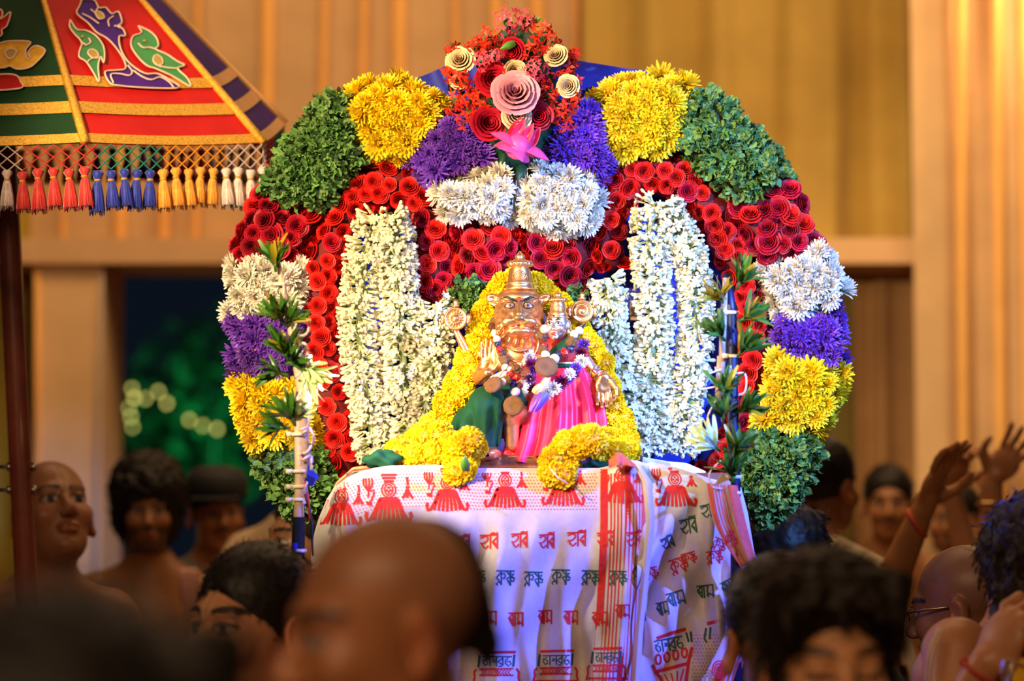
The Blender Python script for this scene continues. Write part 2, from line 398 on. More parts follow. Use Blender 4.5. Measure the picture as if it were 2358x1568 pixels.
def mum_mesh(seed, rings=((9, 86), (14, 70), (18, 54), (22, 36), (24, 18), (22, 0)), L=(.5, .62, .74, .86, .96, 1.0), w=.088, c0=(.75, .6, .45), c1=(1, 1, 1)):
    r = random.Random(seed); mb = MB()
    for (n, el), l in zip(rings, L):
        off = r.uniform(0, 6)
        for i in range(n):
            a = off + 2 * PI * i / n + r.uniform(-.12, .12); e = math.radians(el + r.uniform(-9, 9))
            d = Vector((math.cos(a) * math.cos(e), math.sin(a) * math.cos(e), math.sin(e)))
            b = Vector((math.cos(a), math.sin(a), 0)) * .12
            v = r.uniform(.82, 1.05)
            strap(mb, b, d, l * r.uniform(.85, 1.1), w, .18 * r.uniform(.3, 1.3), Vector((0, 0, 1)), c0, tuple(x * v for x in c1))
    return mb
def leaf_tuft_mesh(seed, n=15):
    r = random.Random(seed); mb = MB()
    for i in range(n):
        a = r.uniform(0, 2 * PI); e = math.radians(r.uniform(8, 80))
        d = Vector((math.cos(a) * math.cos(e), math.sin(a) * math.cos(e), math.sin(e)))
        base = Vector((r.uniform(-.55, .55), r.uniform(-.55, .55), r.uniform(-.1, .2)))
        side = d.cross(Vector((r.uniform(-.4, .4), r.uniform(-.4, .4), 1))).normalized(); nr = side.cross(d)
        L = r.uniform(.55, 1.0); w = L * r.uniform(.30, .45); ph = r.uniform(0, 6)
        V = []; nu, nv = 5, 5; K = []; g = r.uniform(.65, 1.15); yl = r.uniform(.85, 1.2)
        for j in range(nv):
            t = j / (nv - 1); ww = w * math.sin(PI * (.12 + .8 * t)) ** .7
            for i2 in range(nu):
                s = (i2 / (nu - 1) - .5) * 2
                rf = .12 * s * s * math.sin(ph + 9 * t + 2 * s)
                V.append(base + d * (L * t + .05 * math.sin(11 * s + ph)) + side * ww * s + nr * (rf + .25 * t * t * L - .15 * abs(s) * ww)); K.append((g * yl, g, g))
        mb.add(V, [(j * nu + q, j * nu + q + 1, (j + 1) * nu + q + 1, (j + 1) * nu + q) for j in range(nv - 1) for q in range(nu - 1)], K)
    return mb
def bud_mesh(seed, opened=False):
    """tuberose bud along +Z, length 1: green foot, waxy cream tube, split tip"""
    r = random.Random(seed); mb = MB(); bend = r.uniform(.05, .16)
    prof = [(.05, 0), (.06, .15), (.055, .35), (.085, .6), (.12, .8), (.10, .93), (.03, 1.0)] if not opened else [(.05, 0), (.06, .2), (.06, .45), (.09, .62), (.11, .7)]
    n = 6; V = []; K = []
    for q, z in prof:
        for j in range(n):
            a = 2 * PI * j / n; V.append((q * math.cos(a) + bend * z * z, q * math.sin(a), z))
            g = max(0, 1 - z * 2.2); K.append((1 - .30 * g, 1 - .06 * g, 1 - .62 * g))
    F = [(i * n + j, i * n + (j + 1) % n, (i + 1) * n + (j + 1) % n, (i + 1) * n + j) for i in range(len(prof) - 1) for j in range(n)]
    F.append(tuple((len(prof) - 1) * n + j for j in range(n)))
    mb.add(V, F, K)
    if opened:
        for j in range(6):
            a = 2 * PI * j / 6 + r.uniform(-.2, .2); d = Vector((math.cos(a), math.sin(a), r.uniform(.5, 1.2)))
            strap(mb, (bend * .5, 0, .66), d, .36, .085, -.05, Vector((0, 0, 1)), (1, .97, .8), (1, 1, 1), 2)
    return mb
def marigold_mesh(seed, n=230):
    r = random.Random(seed); mb = MB()
    mb.lathe([(.0, -.62), (.4, -.5), (.68, -.1), (.66, .3), (.4, .6), (.0, .72)], 12, col=(.85, .62, .35))
    for i in range(n):
        z = 1 - 2 * (i + .5) / n; a = i * 2.39996 + r.uniform(-.15, .15); q = math.sqrt(1 - z * z)
        d = Vector((q * math.cos(a), q * math.sin(a), z * .82)); t1 = d.cross(Vector((.2, .3, 1))).normalized(); t2 = d.cross(t1)
        th = r.uniform(0, PI); s = t1 * math.cos(th) + t2 * math.sin(th); o = s.cross(d)
        w = r.uniform(.12, .19); h0, h1 = .55, r.uniform(.88, 1.06); k = r.uniform(.85, 1.08)
        V = []
        for j, (hh, ww) in enumerate(((h0, .5), ((h0 + h1) / 2, .9), (h1, 1.0))):
            for i2 in range(4):
                sx = (i2 / 3 - .5) * 2
                V.append(d * (hh + (.05 * math.sin(5 * sx + i) if j == 2 else 0)) + s * sx * w * ww + o * (.07 * math.sin(3 * sx + i) * (j / 2) + .07 * j * j / 4))
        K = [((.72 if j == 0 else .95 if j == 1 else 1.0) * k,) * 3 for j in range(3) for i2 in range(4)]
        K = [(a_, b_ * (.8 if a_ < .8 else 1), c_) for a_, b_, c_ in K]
        mb.add(V, [(j * 4 + q2, j * 4 + q2 + 1, j * 4 + q2 + 5, j * 4 + q2 + 4) for j in range(2) for q2 in range(3)], K)
    return mb
def disc_mesh(mb, r, z, col):  # small domed flower centre
    mb.lathe([(r, z), (r * .9, z + r * .35), (r * .5, z + r * .6), (.0, z + r * .65)], 10, col=col)
def variants(fn, name, m, seeds, *a, **k):
    out = []
    for s in seeds:
        me = fn(s, *a, **k).mesh(name); me.materials.append(m); out.append(me)
    return out
m_rose = mat('red_rose_petals', (.86, .016, .010), .5, .15, 60, attr=True, objvar=.22, spec=.3)
m_drose = mat('crimson_rose_petals', (.46, .006, .022), .5, .2, 60, attr=True, objvar=.4, spec=.3)
m_pink = mat('pink_rose_petals', (.90, .36, .46), .5, .08, 60, attr=True, sss=.1)
m_creamr = mat('cream_rose_petals', (.92, .74, .40), .5, .1, 60, attr=True, objvar=.1)
m_yel = mat('yellow_chrysanthemum', (1.0, .76, .008), .55, .1, 50, attr=True, objvar=.12)
m_whi = mat('white_chrysanthemum', (.90, .84, .74), .55, .06, 50, attr=True, objvar=.06)
m_pur = mat('purple_aster', (.19, .045, .50), .5, .25, 50, attr=True, objvar=.35)
m_grn = mat('curly_green_leaves', (.13, .27, .06), .6, .25, 40, attr=True, objvar=.25)
m_bud = mat('tuberose_cream', (.80, .74, .50), .5, .06, 40, attr=True, objvar=.08)
m_mar = mat('marigold_yellow', (1.0, .72, .0), .55, .08, 40, attr=True, objvar=.07)
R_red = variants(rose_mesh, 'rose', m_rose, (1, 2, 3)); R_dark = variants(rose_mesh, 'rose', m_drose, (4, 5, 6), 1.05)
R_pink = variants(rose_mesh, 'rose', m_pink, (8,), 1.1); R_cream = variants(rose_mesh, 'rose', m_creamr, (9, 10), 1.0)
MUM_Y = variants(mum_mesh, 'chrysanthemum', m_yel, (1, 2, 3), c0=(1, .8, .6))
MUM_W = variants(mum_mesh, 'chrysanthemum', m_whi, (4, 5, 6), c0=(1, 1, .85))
def aster_mesh(seed, centre=True):
    mb = mum_mesh(seed, ((14, 60), (18, 34), (20, 10)), (.6, .85, 1.0), .075, c0=(.7, .6, .8), c1=(1, 1, 1))
    if centre: disc_mesh(mb, .2, .12, (5.0, 9.5, .10))
    return mb
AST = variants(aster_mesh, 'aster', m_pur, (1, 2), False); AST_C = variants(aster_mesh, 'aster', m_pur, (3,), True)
TUFT = variants(leaf_tuft_mesh, 'leaf_tuft', m_grn, (1, 2, 3, 4))
BUD = variants(bud_mesh, 'bud', m_bud, (1, 2, 3)); BUDO = variants(bud_mesh, 'open_bud', m_bud, (4, 5), True)
MARI = variants(marigold_mesh, 'marigold', m_mar, (1, 2, 3))

# ------------------------------------------------------------------ the flower backdrop
YB = 4.86
def inside(poly, x, y):
    c = np.zeros(x.shape, bool); n = len(poly)
    for i in range(n):
        x1, y1 = poly[i]; x2, y2 = poly[(i + 1) % n]
        if y1 == y2: continue
        t = ((y1 > y) != (y2 > y)) & (x < (x2 - x1) * (y - y1) / (y2 - y1) + x1); c ^= t
    return c
def edge_dist(poly, x, y):
    d = np.full(x.shape, 1e9); n = len(poly)
    for i in range(n):
        a = np.array(poly[i], float); b = np.array(poly[(i + 1) % n], float); ab = b - a
        t = np.clip(((x - a[0]) * ab[0] + (y - a[1]) * ab[1]) / max(ab @ ab, 1e-6), 0, 1)
        d = np.minimum(d, np.hypot(x - a[0] - t * ab[0], y - a[1] - t * ab[1]))
    return d
def scatter(poly, r, seed, k=30):
    """evenly spaced random points in the polygon (best candidate)"""
    g = np.random.default_rng(seed); P = np.array(poly, float); lo, hi = P.min(0), P.max(0)
    pts = g.uniform(lo, hi, (6000, 2)); pts = pts[inside(poly, pts[:, 0], pts[:, 1])]
    keep = np.zeros((0, 2))
    for p in pts:
        if not len(keep) or ((keep - p) ** 2).sum(1).min() > r * r: keep = np.vstack([keep, p])
    return keep
def bulge(poly, x, y, w, amp):
    d = np.minimum(edge_dist(poly, np.atleast_1d(np.asarray(x, float)), np.atleast_1d(np.asarray(y, float))) / w, 1)
    return amp * np.sqrt(np.maximum(1 - (1 - d) ** 2, 0))
bd_base = at(1230, 1215, YB)
backdrop = thing('flower_backdrop', bd_base, 'large round backdrop of roses, chrysanthemums and leaves standing behind the two idols', 'flower backdrop')
m_base = {'rose': mat('rose_bed', (.16, .004, .006), .8), 'yel': mat('yellow_bed', (.50, .26, .0), .8), 'whi': mat('white_bed', (.55, .5, .38), .8), 'pur': mat('purple_bed', (.05, .012, .12), .8), 'grn': mat('green_bed', (.03, .07, .015), .8)}
def section(name, poly, base, meshes, spacing, size, seed, amp=.055, w=45, tilt=.35, layer=0, extra=None, n_max=400, lift=.006):
    """one filled panel of the backdrop: a padded bed and the flowers pinned on it"""
    bp = poly
    ip = scatter(poly, 22, seed + 50); ip = [p for p in ip if edge_dist(poly, np.array([p[0]]), np.array([p[1]]))[0] > 8]
    allp = [Vector(p) for p in bp] + [Vector(p) for p in ip]; n = len(bp)
    vs_, es_, fs_, *_ = geometry.delaunay_2d_cdt(allp, [(i, (i + 1) % n) for i in range(n)], [list(range(n))], 1, 1e-4)
    xs = np.array([v.x for v in vs_]); ys = np.array([v.y for v in vs_]); bz = bulge(poly, xs, ys, w, amp)
    mb = MB(); V = [at(x, y, YB - b_ - layer) for x, y, b_ in zip(xs, ys, bz)]
    mb.add(V, [tuple(reversed(f)) for f in fs_])
    # side skirt of the padded bed
    k = len(bp); fr = [at(x, y, YB - layer) for x, y in bp]; bk = [p + Vector((0, .05, 0)) for p in fr]
    mb.add(fr + bk, [(i, (i + 1) % k, k + (i + 1) % k, k + i) for i in range(k)])
    part = mb.build(name, m_base[base], backdrop)
    pts = scatter(poly, spacing, seed)[:n_max]
    r = random.Random(seed)
    for i, (x, y) in enumerate(pts):
        b0, bx, by = (bulge(poly, [x], [y], w, amp)[0], bulge(poly, [x + 3], [y], w, amp)[0] - bulge(poly, [x - 3], [y], w, amp)[0], bulge(poly, [x], [y + 3], w, amp)[0] - bulge(poly, [x], [y - 3], w, amp)[0])
        q = 6 * mpp(YB); nrm = Vector((-bx / q, -1, by / q)); nrm.x *= .6; nrm.z *= .6
        nrm = nrm.normalized() + Vector((r.uniform(-tilt, tilt), 0, r.uniform(-tilt, tilt)))
        mm = meshes; nm = None
        if extra and r.random() < extra[1]: mm = extra[0]
        me = mm[r.randrange(len(mm))]
        s = size * r.uniform(.85, 1.18) * mpp(YB)
        put(me.name.split('.')[0], me, None, part, at(x, y, YB - b0 - layer - lift), facing(nrm, r.uniform(0, 6.28)), s)
    return part
S = section
yl1 = [(803, 215), (850, 198), (905, 187), (960, 198), (1000, 215), (1018, 240), (1005, 270), (985, 300), (960, 335), (945, 368), (900, 362), (850, 355), (838, 330), (825, 290), (808, 255)]
yl2 = [(1369, 235), (1387, 207), (1430, 187), (1500, 182), (1586, 184), (1583, 220), (1570, 270), (1555, 320), (1540, 343), (1480, 348), (1430, 360), (1400, 353), (1395, 310), (1400, 280), (1385, 255)]
gl1 = [(803, 218), (762, 217), (722, 242), (684, 287), (649, 337), (624, 385), (604, 432), (635, 455), (665, 483), (700, 478), (740, 486), (770, 450), (800, 410), (836, 370), (838, 330), (825, 290), (808, 255)]
gl2 = [(1590, 200), (1638, 209), (1687, 243), (1736, 293), (1780, 347), (1810, 387), (1825, 415), (1800, 420), (1765, 430), (1740, 463), (1690, 458), (1670, 440), (1630, 410), (1590, 370), (1547, 343), (1560, 310), (1575, 265)]
dr1 = [(602, 440), (578, 490), (553, 530), (539, 570), (532, 600), (590, 605), (640, 602), (690, 595), (720, 545), (745, 495), (700, 480), (660, 485), (635, 455)]
dr2 = [(1830, 415), (1851, 452), (1866, 502), (1881, 537), (1890, 560), (1882, 583), (1850, 598), (1790, 613), (1750, 610), (1720, 560), (1692, 520), (1690, 470), (1740, 465), (1770, 430)]
wh1 = [(530, 603), (590, 603), (640, 620), (690, 595), (692, 660), (690, 718), (600, 720), (532, 720)]
wh2 = [(1758, 622), (1800, 607), (1850, 592), (1888, 565), (1902, 563), (1912, 592), (1932, 632), (1940, 670), (1932, 698), (1900, 713), (1870, 723), (1790, 723), (1777, 690)]
pu1 = [(532, 727), (600, 722), (690, 722), (692, 760), (690, 870), (640, 878), (590, 873), (547, 863)]
pu2 = [(1790, 727), (1870, 727), (1932, 706), (1938, 760), (1936, 840), (1915, 855), (1900, 840), (1860, 830), (1800, 815), (1782, 820)]
yb1 = [(546, 880), (600, 882), (690, 880), (718, 960), (725, 1010), (690, 1028), (600, 1033), (563, 1028), (553, 960)]
yb2 = [(1780, 817), (1840, 827), (1895, 837), (1915, 860), (1934, 858), (1930, 900), (1910, 960), (1891, 1003), (1860, 988), (1800, 983), (1747, 983), (1755, 930), (1770, 870)]
gb1 = [(584, 1037), (690, 1030), (728, 1022), (748, 1060), (765, 1120), (740, 1170), (700, 1195), (654, 1176), (624, 1138), (599, 1090)]
gb2 = [(1735, 988), (1800, 985), (1860, 992), (1889, 1010), (1886, 1050), (1866, 1100), (1826, 1158), (1778, 1200), (1738, 1210), (1717, 1150), (1707, 1090), (1717, 1030)]
rl1 = [(790, 1098), (745, 1040), (717, 960), (697, 860), (692, 760), (692, 640), (702, 590), (742, 500), (792, 432), (842, 378), (890, 364), (938, 382), (968, 412), (998, 442), (1018, 490), (1038, 540), (1046, 600), (1040, 690), (960, 692), (948, 640), (953, 560), (948, 510), (930, 487), (890, 480), (852, 492), (817, 532), (797, 590), (782, 650), (774, 720), (777, 800), (792, 880), (812, 960), (832, 1030), (842, 1065)]
rl2 = [(1372, 470), (1382, 430), (1402, 397), (1432, 367), (1480, 351), (1540, 351), (1590, 377), (1640, 422), (1688, 477), (1700, 530), (1730, 590), (1753, 640), (1773, 720), (1776, 800), (1763, 880), (1740, 970), (1713, 1060), (1660, 1095), (1610, 1080), (1640, 1045), (1678, 950), (1700, 850), (1700, 740), (1680, 660), (1650, 600), (1620, 540), (1590, 490), (1560, 462), (1500, 443), (1457, 453), (1442, 490), (1436, 560), (1440, 608), (1410, 623), (1372, 620), (1362, 560)]
cr1 = [(1047, 522), (1100, 503), (1190, 507), (1197, 560), (1188, 590), (1150, 640), (1120, 660), (1080, 650), (1047, 678)]
cr2 = [(1202, 520), (1270, 532), (1362, 522), (1360, 600), (1342, 655), (1312, 684), (1280, 650), (1230, 630), (1205, 590)]
cw1 = [(1005, 440), (1050, 412), (1110, 397), (1150, 372), (1180, 410), (1193, 450), (1193, 498), (1130, 503), (1090, 495), (1050, 508), (1022, 480)]
cw2 = [(1205, 420), (1232, 387), (1290, 382), (1345, 397), (1368, 420), (1372, 470), (1362, 528), (1280, 533), (1220, 515), (1205, 500)]
cp1 = [(942, 370), (967, 332), (1000, 282), (1030, 265), (1090, 275), (1120, 320), (1148, 370), (1110, 395), (1050, 410), (1003, 438), (985, 420)]
cp2 = [(1247, 370), (1267, 320), (1300, 272), (1358, 232), (1383, 255), (1398, 290), (1393, 340), (1411, 370), (1375, 418), (1345, 395), (1290, 380)]
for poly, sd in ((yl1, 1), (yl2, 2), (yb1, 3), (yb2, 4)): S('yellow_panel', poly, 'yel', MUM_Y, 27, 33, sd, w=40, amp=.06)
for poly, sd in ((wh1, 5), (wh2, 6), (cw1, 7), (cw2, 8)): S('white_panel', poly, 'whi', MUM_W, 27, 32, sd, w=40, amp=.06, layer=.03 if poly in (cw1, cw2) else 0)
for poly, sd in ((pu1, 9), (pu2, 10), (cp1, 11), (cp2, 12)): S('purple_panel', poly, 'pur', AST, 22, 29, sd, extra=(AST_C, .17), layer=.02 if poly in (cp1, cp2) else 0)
for poly, sd in ((gl1, 13), (gl2, 14), (gb1, 15), (gb2, 16)): S('leaf_panel', poly, 'grn', TUFT, 18, 22, sd, amp=.07, w=60, n_max=150)
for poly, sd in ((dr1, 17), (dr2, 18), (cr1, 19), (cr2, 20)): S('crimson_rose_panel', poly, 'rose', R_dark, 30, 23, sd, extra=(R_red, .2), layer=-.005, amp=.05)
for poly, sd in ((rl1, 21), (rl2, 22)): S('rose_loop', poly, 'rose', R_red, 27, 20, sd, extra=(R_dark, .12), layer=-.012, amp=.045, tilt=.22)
for (cx, cy, rr), sd in (((1078, 682, 34), 31), ((1325, 692, 24), 32)):
    S('leaf_cushion', [(cx + rr * math.cos(t), cy + rr * math.sin(t)) for t in np.linspace(0, 2 * PI, 14)[:-1]], 'grn', TUFT, 13, 17, sd, layer=.05, w=25, amp=.04)
# blue cloth stretched behind the flowers, and the frame that carries it
m_blue = mat('royal_blue_cloth', (.006, .012, .36), .65, .15, 12, sheen=.3, bump=.2, bscale=60)
out = [(930, 190), (985, 170), (1030, 150), (1100, 130), (1200, 118), (1335, 140), (1440, 157), (1500, 162), (1530, 185), (1690, 300), (1790, 450), (1840, 640), (1850, 820), (1800, 1000), (1720, 1140), (1230, 1200), (740, 1140), (640, 960), (620, 800), (620, 640), (660, 480), (760, 330), (850, 230)]
mb = MB(); n = len(out)
ctr = (1230, 640); NR = 22; V = []
for k in range(NR):
    f = k / (NR - 1)
    for i in range(n * 4):
        j, t = divmod(i, 4); a_ = np.array(out[j]) * (1 - t / 4) + np.array(out[(j + 1) % n]) * (t / 4)
        p = np.array(ctr) + (a_ - ctr) * f
        wv = .010 * math.sin(i * .9 + 3 * math.sin(f * 4)) * f + .006 * math.sin(i * 2.3 + f * 9)
        V.append(at(p[0], p[1], YB + .07 + wv))
F = [(k * n * 4 + i, k * n * 4 + (i + 1) % (n * 4), (k + 1) * n * 4 + (i + 1) % (n * 4), (k + 1) * n * 4 + i) for k in range(NR - 1) for i in range(n * 4)]
mb.add(V, F); mb.build('backing_cloth', m_blue, backdrop)
m_wood = mat('dark_timber', (.13, .06, .03), .6, .25, 20)
mb = MB()
for px in (760, 1000, 1460, 1700): mb.box(at(px, 900, YB + .13), (.018, .02, .42))
for py in (560, 1000): mb.box(at(1230, py, YB + .115), (.48, .012, .018))
for px in (760, 1700): p = at(px, 1200, YB + .13); mb.box((p.x, p.y, .85), (.022, .022, .86))
mb.build('support_frame', m_wood, backdrop, smooth=False)
mb = MB(); mb.box(at(1468, 715, YB + .06), (.015, .01, .02)); mb.build('frame_slat', mat('pale_slat', (.45, .32, .2), .7), backdrop, smooth=False)

# ------------------------------------------------------------------ tuberose garlands
def garland(path, width, label, Y, seed, dens=1.0, n_ind=230, taper=None):
    r = random.Random(seed); P = smooth_path(path, 400)
    seg = np.cumsum([0] + [np.hypot(*(P[i + 1][:2] - P[i][:2])) for i in range(399)]); Ltot = seg[-1]
    t = thing('tuberose_garland', at(P[0][0], P[0][1], Y), label, 'garland', 'tuberose garlands on the backdrop')
    mb = MB(); mb.tube([at(p[0], p[1], Y) for p in P[::12]], .008, 6); mb.build('string', mat('garland_string', (.35, .4, .2), .8), t)
    n = int(Ltot / 13 * 21 * dens); items = []
    for i in range(n):
        s = (i + r.random()) / n; k = min(int(np.searchsorted(seg, s * Ltot)), 398)
        p = P[k]; tx = P[min(k + 3, 399)] - P[max(k - 3, 0)]; tx = Vector((tx[0], 0, -tx[1])).normalized()
        sx = Vector((tx.z, 0, -tx.x))
        a = r.uniform(-.55, PI + .55)                    # fan of directions around the string, front half
        d = sx * math.cos(a) + Vector((0, -1, 0)) * math.sin(a) * .9 + tx * r.uniform(.0, .55) * (1 if r.random() < .75 else -1)
        L = r.uniform(25, 37) * mpp(Y)
        base = at(p[0], p[1], Y) + d.normalized() * ((width / 2 * mpp(Y) * r.uniform(.92, 1.08) - L) * (1 - .75 * r.random() ** 2.2))
        items.append((base, d, L))
    items.sort(key=lambda q: q[0].y + q[1].normalized().y * q[2])      # nearest to the viewer first
    stuff = MB()
    for i, (b_, d, L) in enumerate(items):
        mm = BUDO if r.random() < .22 else BUD; me = mm[r.randrange(len(mm))]; q = facing(d, r.uniform(0, 6.28)); sc = (L * 1.2, L * 1.2, L)
        if i < n_ind: put(me.name.split('.')[0], me, None, t, b_, q, sc)
        else:
            Mx = q.to_matrix(); vv = [b_ + Mx @ Vector((v.co.x * sc[0], v.co.y * sc[1], v.co.z * sc[2])) for v in me.vertices]
            cc = [tuple(c.color)[:3] for c in me.color_attributes['Col'].data]
            stuff.add(vv, [tuple(p.vertices) for p in me.polygons], cc)
    if stuff.v: stuff.build('bud_mass', m_bud, t, kind='stuff')
YG = YB - .075
garland([(872, 500), (848, 560), (832, 660), (828, 760), (836, 860), (850, 950), (868, 1045)], 112, 'left strand of the yellow lit tuberose garland, beside the red rose loop', YG, 1)
garland([(895, 490), (912, 560), (918, 660), (925, 760), (930, 860), (935, 940), (945, 1030)], 108, 'tall tuberose strand in the middle of the yellow lit left side', YG - .005, 2)
garland([(1003, 700), (1006, 760), (1000, 830), (985, 900), (975, 980)], 96, 'short tuberose strand left of the raised bronze palm', YG - .015, 3, n_ind=160)
garland([(1398, 640), (1402, 720), (1412, 800), (1425, 880), (1450, 960), (1490, 1030)], 98, 'short pale tuberose strand right of the marigold arch', YG - .015, 4, n_ind=190)
garland([(1512, 468), (1495, 540), (1500, 640), (1506, 740), (1500, 830), (1497, 920), (1515, 1030)], 108, 'middle tuberose strand of the bluish right side, by the blue gap', YG - .005, 5)
garland([(1525, 470), (1562, 530), (1592, 610), (1604, 710), (1600, 810), (1580, 910), (1565, 1040)], 98, 'outer tuberose strand of the right side, beside the leafy pole', YG, 6)
# ------------------------------------------------------------------ bouquet on top of the backdrop
def floret_mesh(seed, stem=True, w=.30):
    r = random.Random(seed); mb = MB(); off = r.uniform(0, 1.5)
    for i in range(4):
        a = off + i * PI / 2 + r.uniform(-.15, .15)
        d = Vector((math.cos(a), math.sin(a), r.uniform(-.1, .35)))
        side = Vector((-math.sin(a), math.cos(a), 0)) * w
        mb.add([(0, 0, 0), d * .45 + side, d * 1.05, d * .45 - side, d * .5 + Vector((0, 0, .08))], [(0, 1, 4), (1, 2, 4), (2, 3, 4), (3, 0, 4)], (1, 1, 1))
    if stem: mb.tube([(0, 0, .03), (.05, .05, -.9), (r.uniform(-.3, .3), r.uniform(-.3, .3), -1.7)], [.07, .06, .05], 4, col=(.75, .6, .6))
    disc_mesh(mb, .09, 0, (1, .5, .5)); return mb
m_ixr = mat('red_ixora', (.86, .035, .008), .5, .12, 50, attr=True, objvar=.2)
m_ixp = mat('pink_ixora', (.90, .085, .16), .5, .12, 50, attr=True, objvar=.2)
m_leaf = mat('glossy_leaf', (.09, .28, .03), .35, .2, 20, attr=True, objvar=.2, coat=.2)
m_dleaf = mat('dark_leaf', (.012, .06, .03), .4, .2, 20, attr=True)
FLR = variants(floret_mesh, 'floret', m_ixr, (1, 2, 3)); FLP = variants(floret_mesh, 'floret', m_ixp, (4, 5), False, .36)
YC = YB - .05
bq = thing('crown_bouquet', at(1190, 330, YC), 'pointed bouquet of red ixora, roses and a pink lotus on top of the backdrop', 'bouquet')
m_stemg = mat('stem_green', (.06, .12, .03), .7)
def cluster(px, py, r, kind, n, droop, d=.0, seed=0):
    q = random.Random(seed + int(px * 7 + py)); m = mpp(YC); c = at(px, py, YC - d)
    mb = MB(); mb.tube([c + Vector((0, .10, -.02)), c + Vector((0, .03, .0)), c], [.006, .005, .01], 6); hub = mb.build('ixora_cluster', m_stemg, bq)
    for i in range(n):
        z = 1 - 1.3 * (i + .5) / n; a = i * 2.39996 + q.uniform(-.3, .3); s = math.sqrt(max(0, 1 - z * z))
        dr = Vector((s * math.cos(a), -abs(z) - .25, s * math.sin(a))).normalized()
        p = c + dr * (r * m * q.uniform(.75, 1.05)) + Vector((0, 0, -droop * m * q.random()))
        nn = dr + Vector((q.uniform(-.5, .5), 0, q.uniform(-.5, .5) - (.9 if droop else 0)))
        mm = FLP if kind == 'p' else FLR; me = mm[q.randrange(len(mm))]
        put('floret', me, None, hub, p, facing(nn, q.uniform(0, 6)), (7.5 if kind == 'p' else 14) * m * q.uniform(.85, 1.15))
cluster(1170, 52, 40, 'p', 46, 0, .07); cluster(1212, 48, 26, 'p', 24, 0, .06); cluster(1112, 140, 26, 'p', 26, 0, .10); cluster(1143, 128, 17, 'p', 14, 0, .11); cluster(1234, 160, 29, 'p', 32, 0, .11)
for k, (x, y, r_, n_, dr_) in enumerate(((1128, 92, 34, 14, 22), (1100, 110, 30, 10, 18), (1255, 82, 34, 13, 26), (1228, 108, 26, 9, 26), (1275, 105, 24, 7, 20), (1042, 108, 16, 6, 12), (1035, 165, 18, 7, 14), (1062, 178, 24, 9, 14), (1085, 215, 30, 12, 24), (1050, 230, 26, 9, 20), (1080, 255, 34, 14, 26), (1110, 240, 20, 6, 16), (1320, 130, 18, 7, 10), (1300, 165, 24, 9, 16), (1322, 188, 18, 7, 12), (1262, 215, 26, 7, 18), (1290, 240, 34, 14, 24), (1302, 268, 26, 10, 16), (1265, 250, 20, 6, 14), (1325, 225, 14, 5, 10))):
    cluster(x, y, r_, 'r', n_, dr_, .06 + .008 * (k % 4), k)
def bloom(meshes, px, py, r, d, nrm, nm='rose'):
    me = meshes[int(px) % len(meshes)]; return put(nm, me, None, bq, at(px, py, YC - d), facing(nrm), r * mpp(YC))
for x, y, r_, d in ((1060, 138, 32, .08), (1055, 185, 20, .07), (1280, 128, 26, .09), (1308, 198, 25, .09), (1186, 166, 26, .09), (1190, 268, 32, .12)): bloom(R_cream, x, y, r_, d, (random.uniform(-.3, .3), -1, random.uniform(-.1, .4)))
for x, y, r_, d in ((1182, 116, 27, .08), (1134, 182, 36, .09), (1238, 200, 30, .08), (1124, 284, 36, .10), (1240, 268, 30, .10), (1200, 130, 20, .06)): bloom(R_dark, x, y, r_, d, (random.uniform(-.4, .4), -1, random.uniform(-.4, .2)))
bloom(R_pink, 1187, 214, 46, .13, (0, -1, .25))
# the pink lotus with folded-back petals
m_lot = mat('lotus_pink', (.92, .09, .36), .45, .1, 30, attr=True, sss=.15, objvar=.06)
lc = at(1192, 338, YC - .13); m = mpp(YC)
def lotus_petal(name, parent, tip, width, cup, cen, col0=(1, .8, .85), col1=(1, 1, 1), mt=None, thick=0):
    tip = Vector(tip); L = (tip - cen).length; d = (tip - cen).normalized(); side = d.cross(Vector((0, -1, 0)))
    if side.length < .1: side = Vector((1, 0, 0))
    side.normalize(); nr = side.cross(d)
    if nr.y > 0: nr = -nr
    mb = MB(); nu, nv = 7, 9; V = []; K = []
    for j in range(nv):
        t = j / (nv - 1); w = width * math.sin(PI * min(1, .13 + .87 * t) ** .85) ** .8 if t < 1 else .0005
        for i in range(nu):
            s = (i / (nu - 1) - .5) * 2; V.append(cen + d * (L * t) + side * (w * s) + nr * (cup * math.sin(PI * t) * (1 - s * s * 1.3) - .25 * cup * t * t))
            K.append(tuple(col0[q] + (col1[q] - col0[q]) * t for q in range(3)))
    mb.add(V, [(j * nu + i, j * nu + i + 1, (j + 1) * nu + i + 1, (j + 1) * nu + i) for j in range(nv - 1) for i in range(nu - 1)], K)
    return mb.build(name, mt or m_lot, parent)
lp_core = MB(); lp_core.lathe([(.004, -.02), (.02, -.005), (.026, .012), (.020, .028), (.008, .034)], 14, (0, 0, 0)); lcore = lp_core.mesh('lotus'); lotus = put('lotus', lcore, m_lot, bq, lc, facing((0, -1, -.1)))
for (tx, ty, dd, w, cup) in ((1112, 330, -.01, 34, .014), (1262, 306, .0, 36, .014), (1203, 404, -.03, 36, .024), (1165, 288, .02, 32, .010), (1228, 292, .02, 30, .010), (1148, 368, .0, 26, .012), (1244, 352, .02, 26, .012)):
    lotus_petal('petal', lotus, at(tx, ty, YC - .13 + dd), w * m, cup, lc)
for k in range(7):
    a = k * .9; lotus_petal('inner_petal', lotus, lc + Vector((.022 * math.cos(a), -.055, .022 * math.sin(a))), .011, .012, lc + Vector((.02 * math.cos(a), -.004, .02 * math.sin(a))), (1, .6, .6), (1.0, 1.2, .7))
def leafy(name, parent, a, b, w, mt, cup=.006):
    return lotus_petal(name, parent, b, w, cup, Vector(a), (.8, .8, .8), (1.1, 1.1, 1), mt)
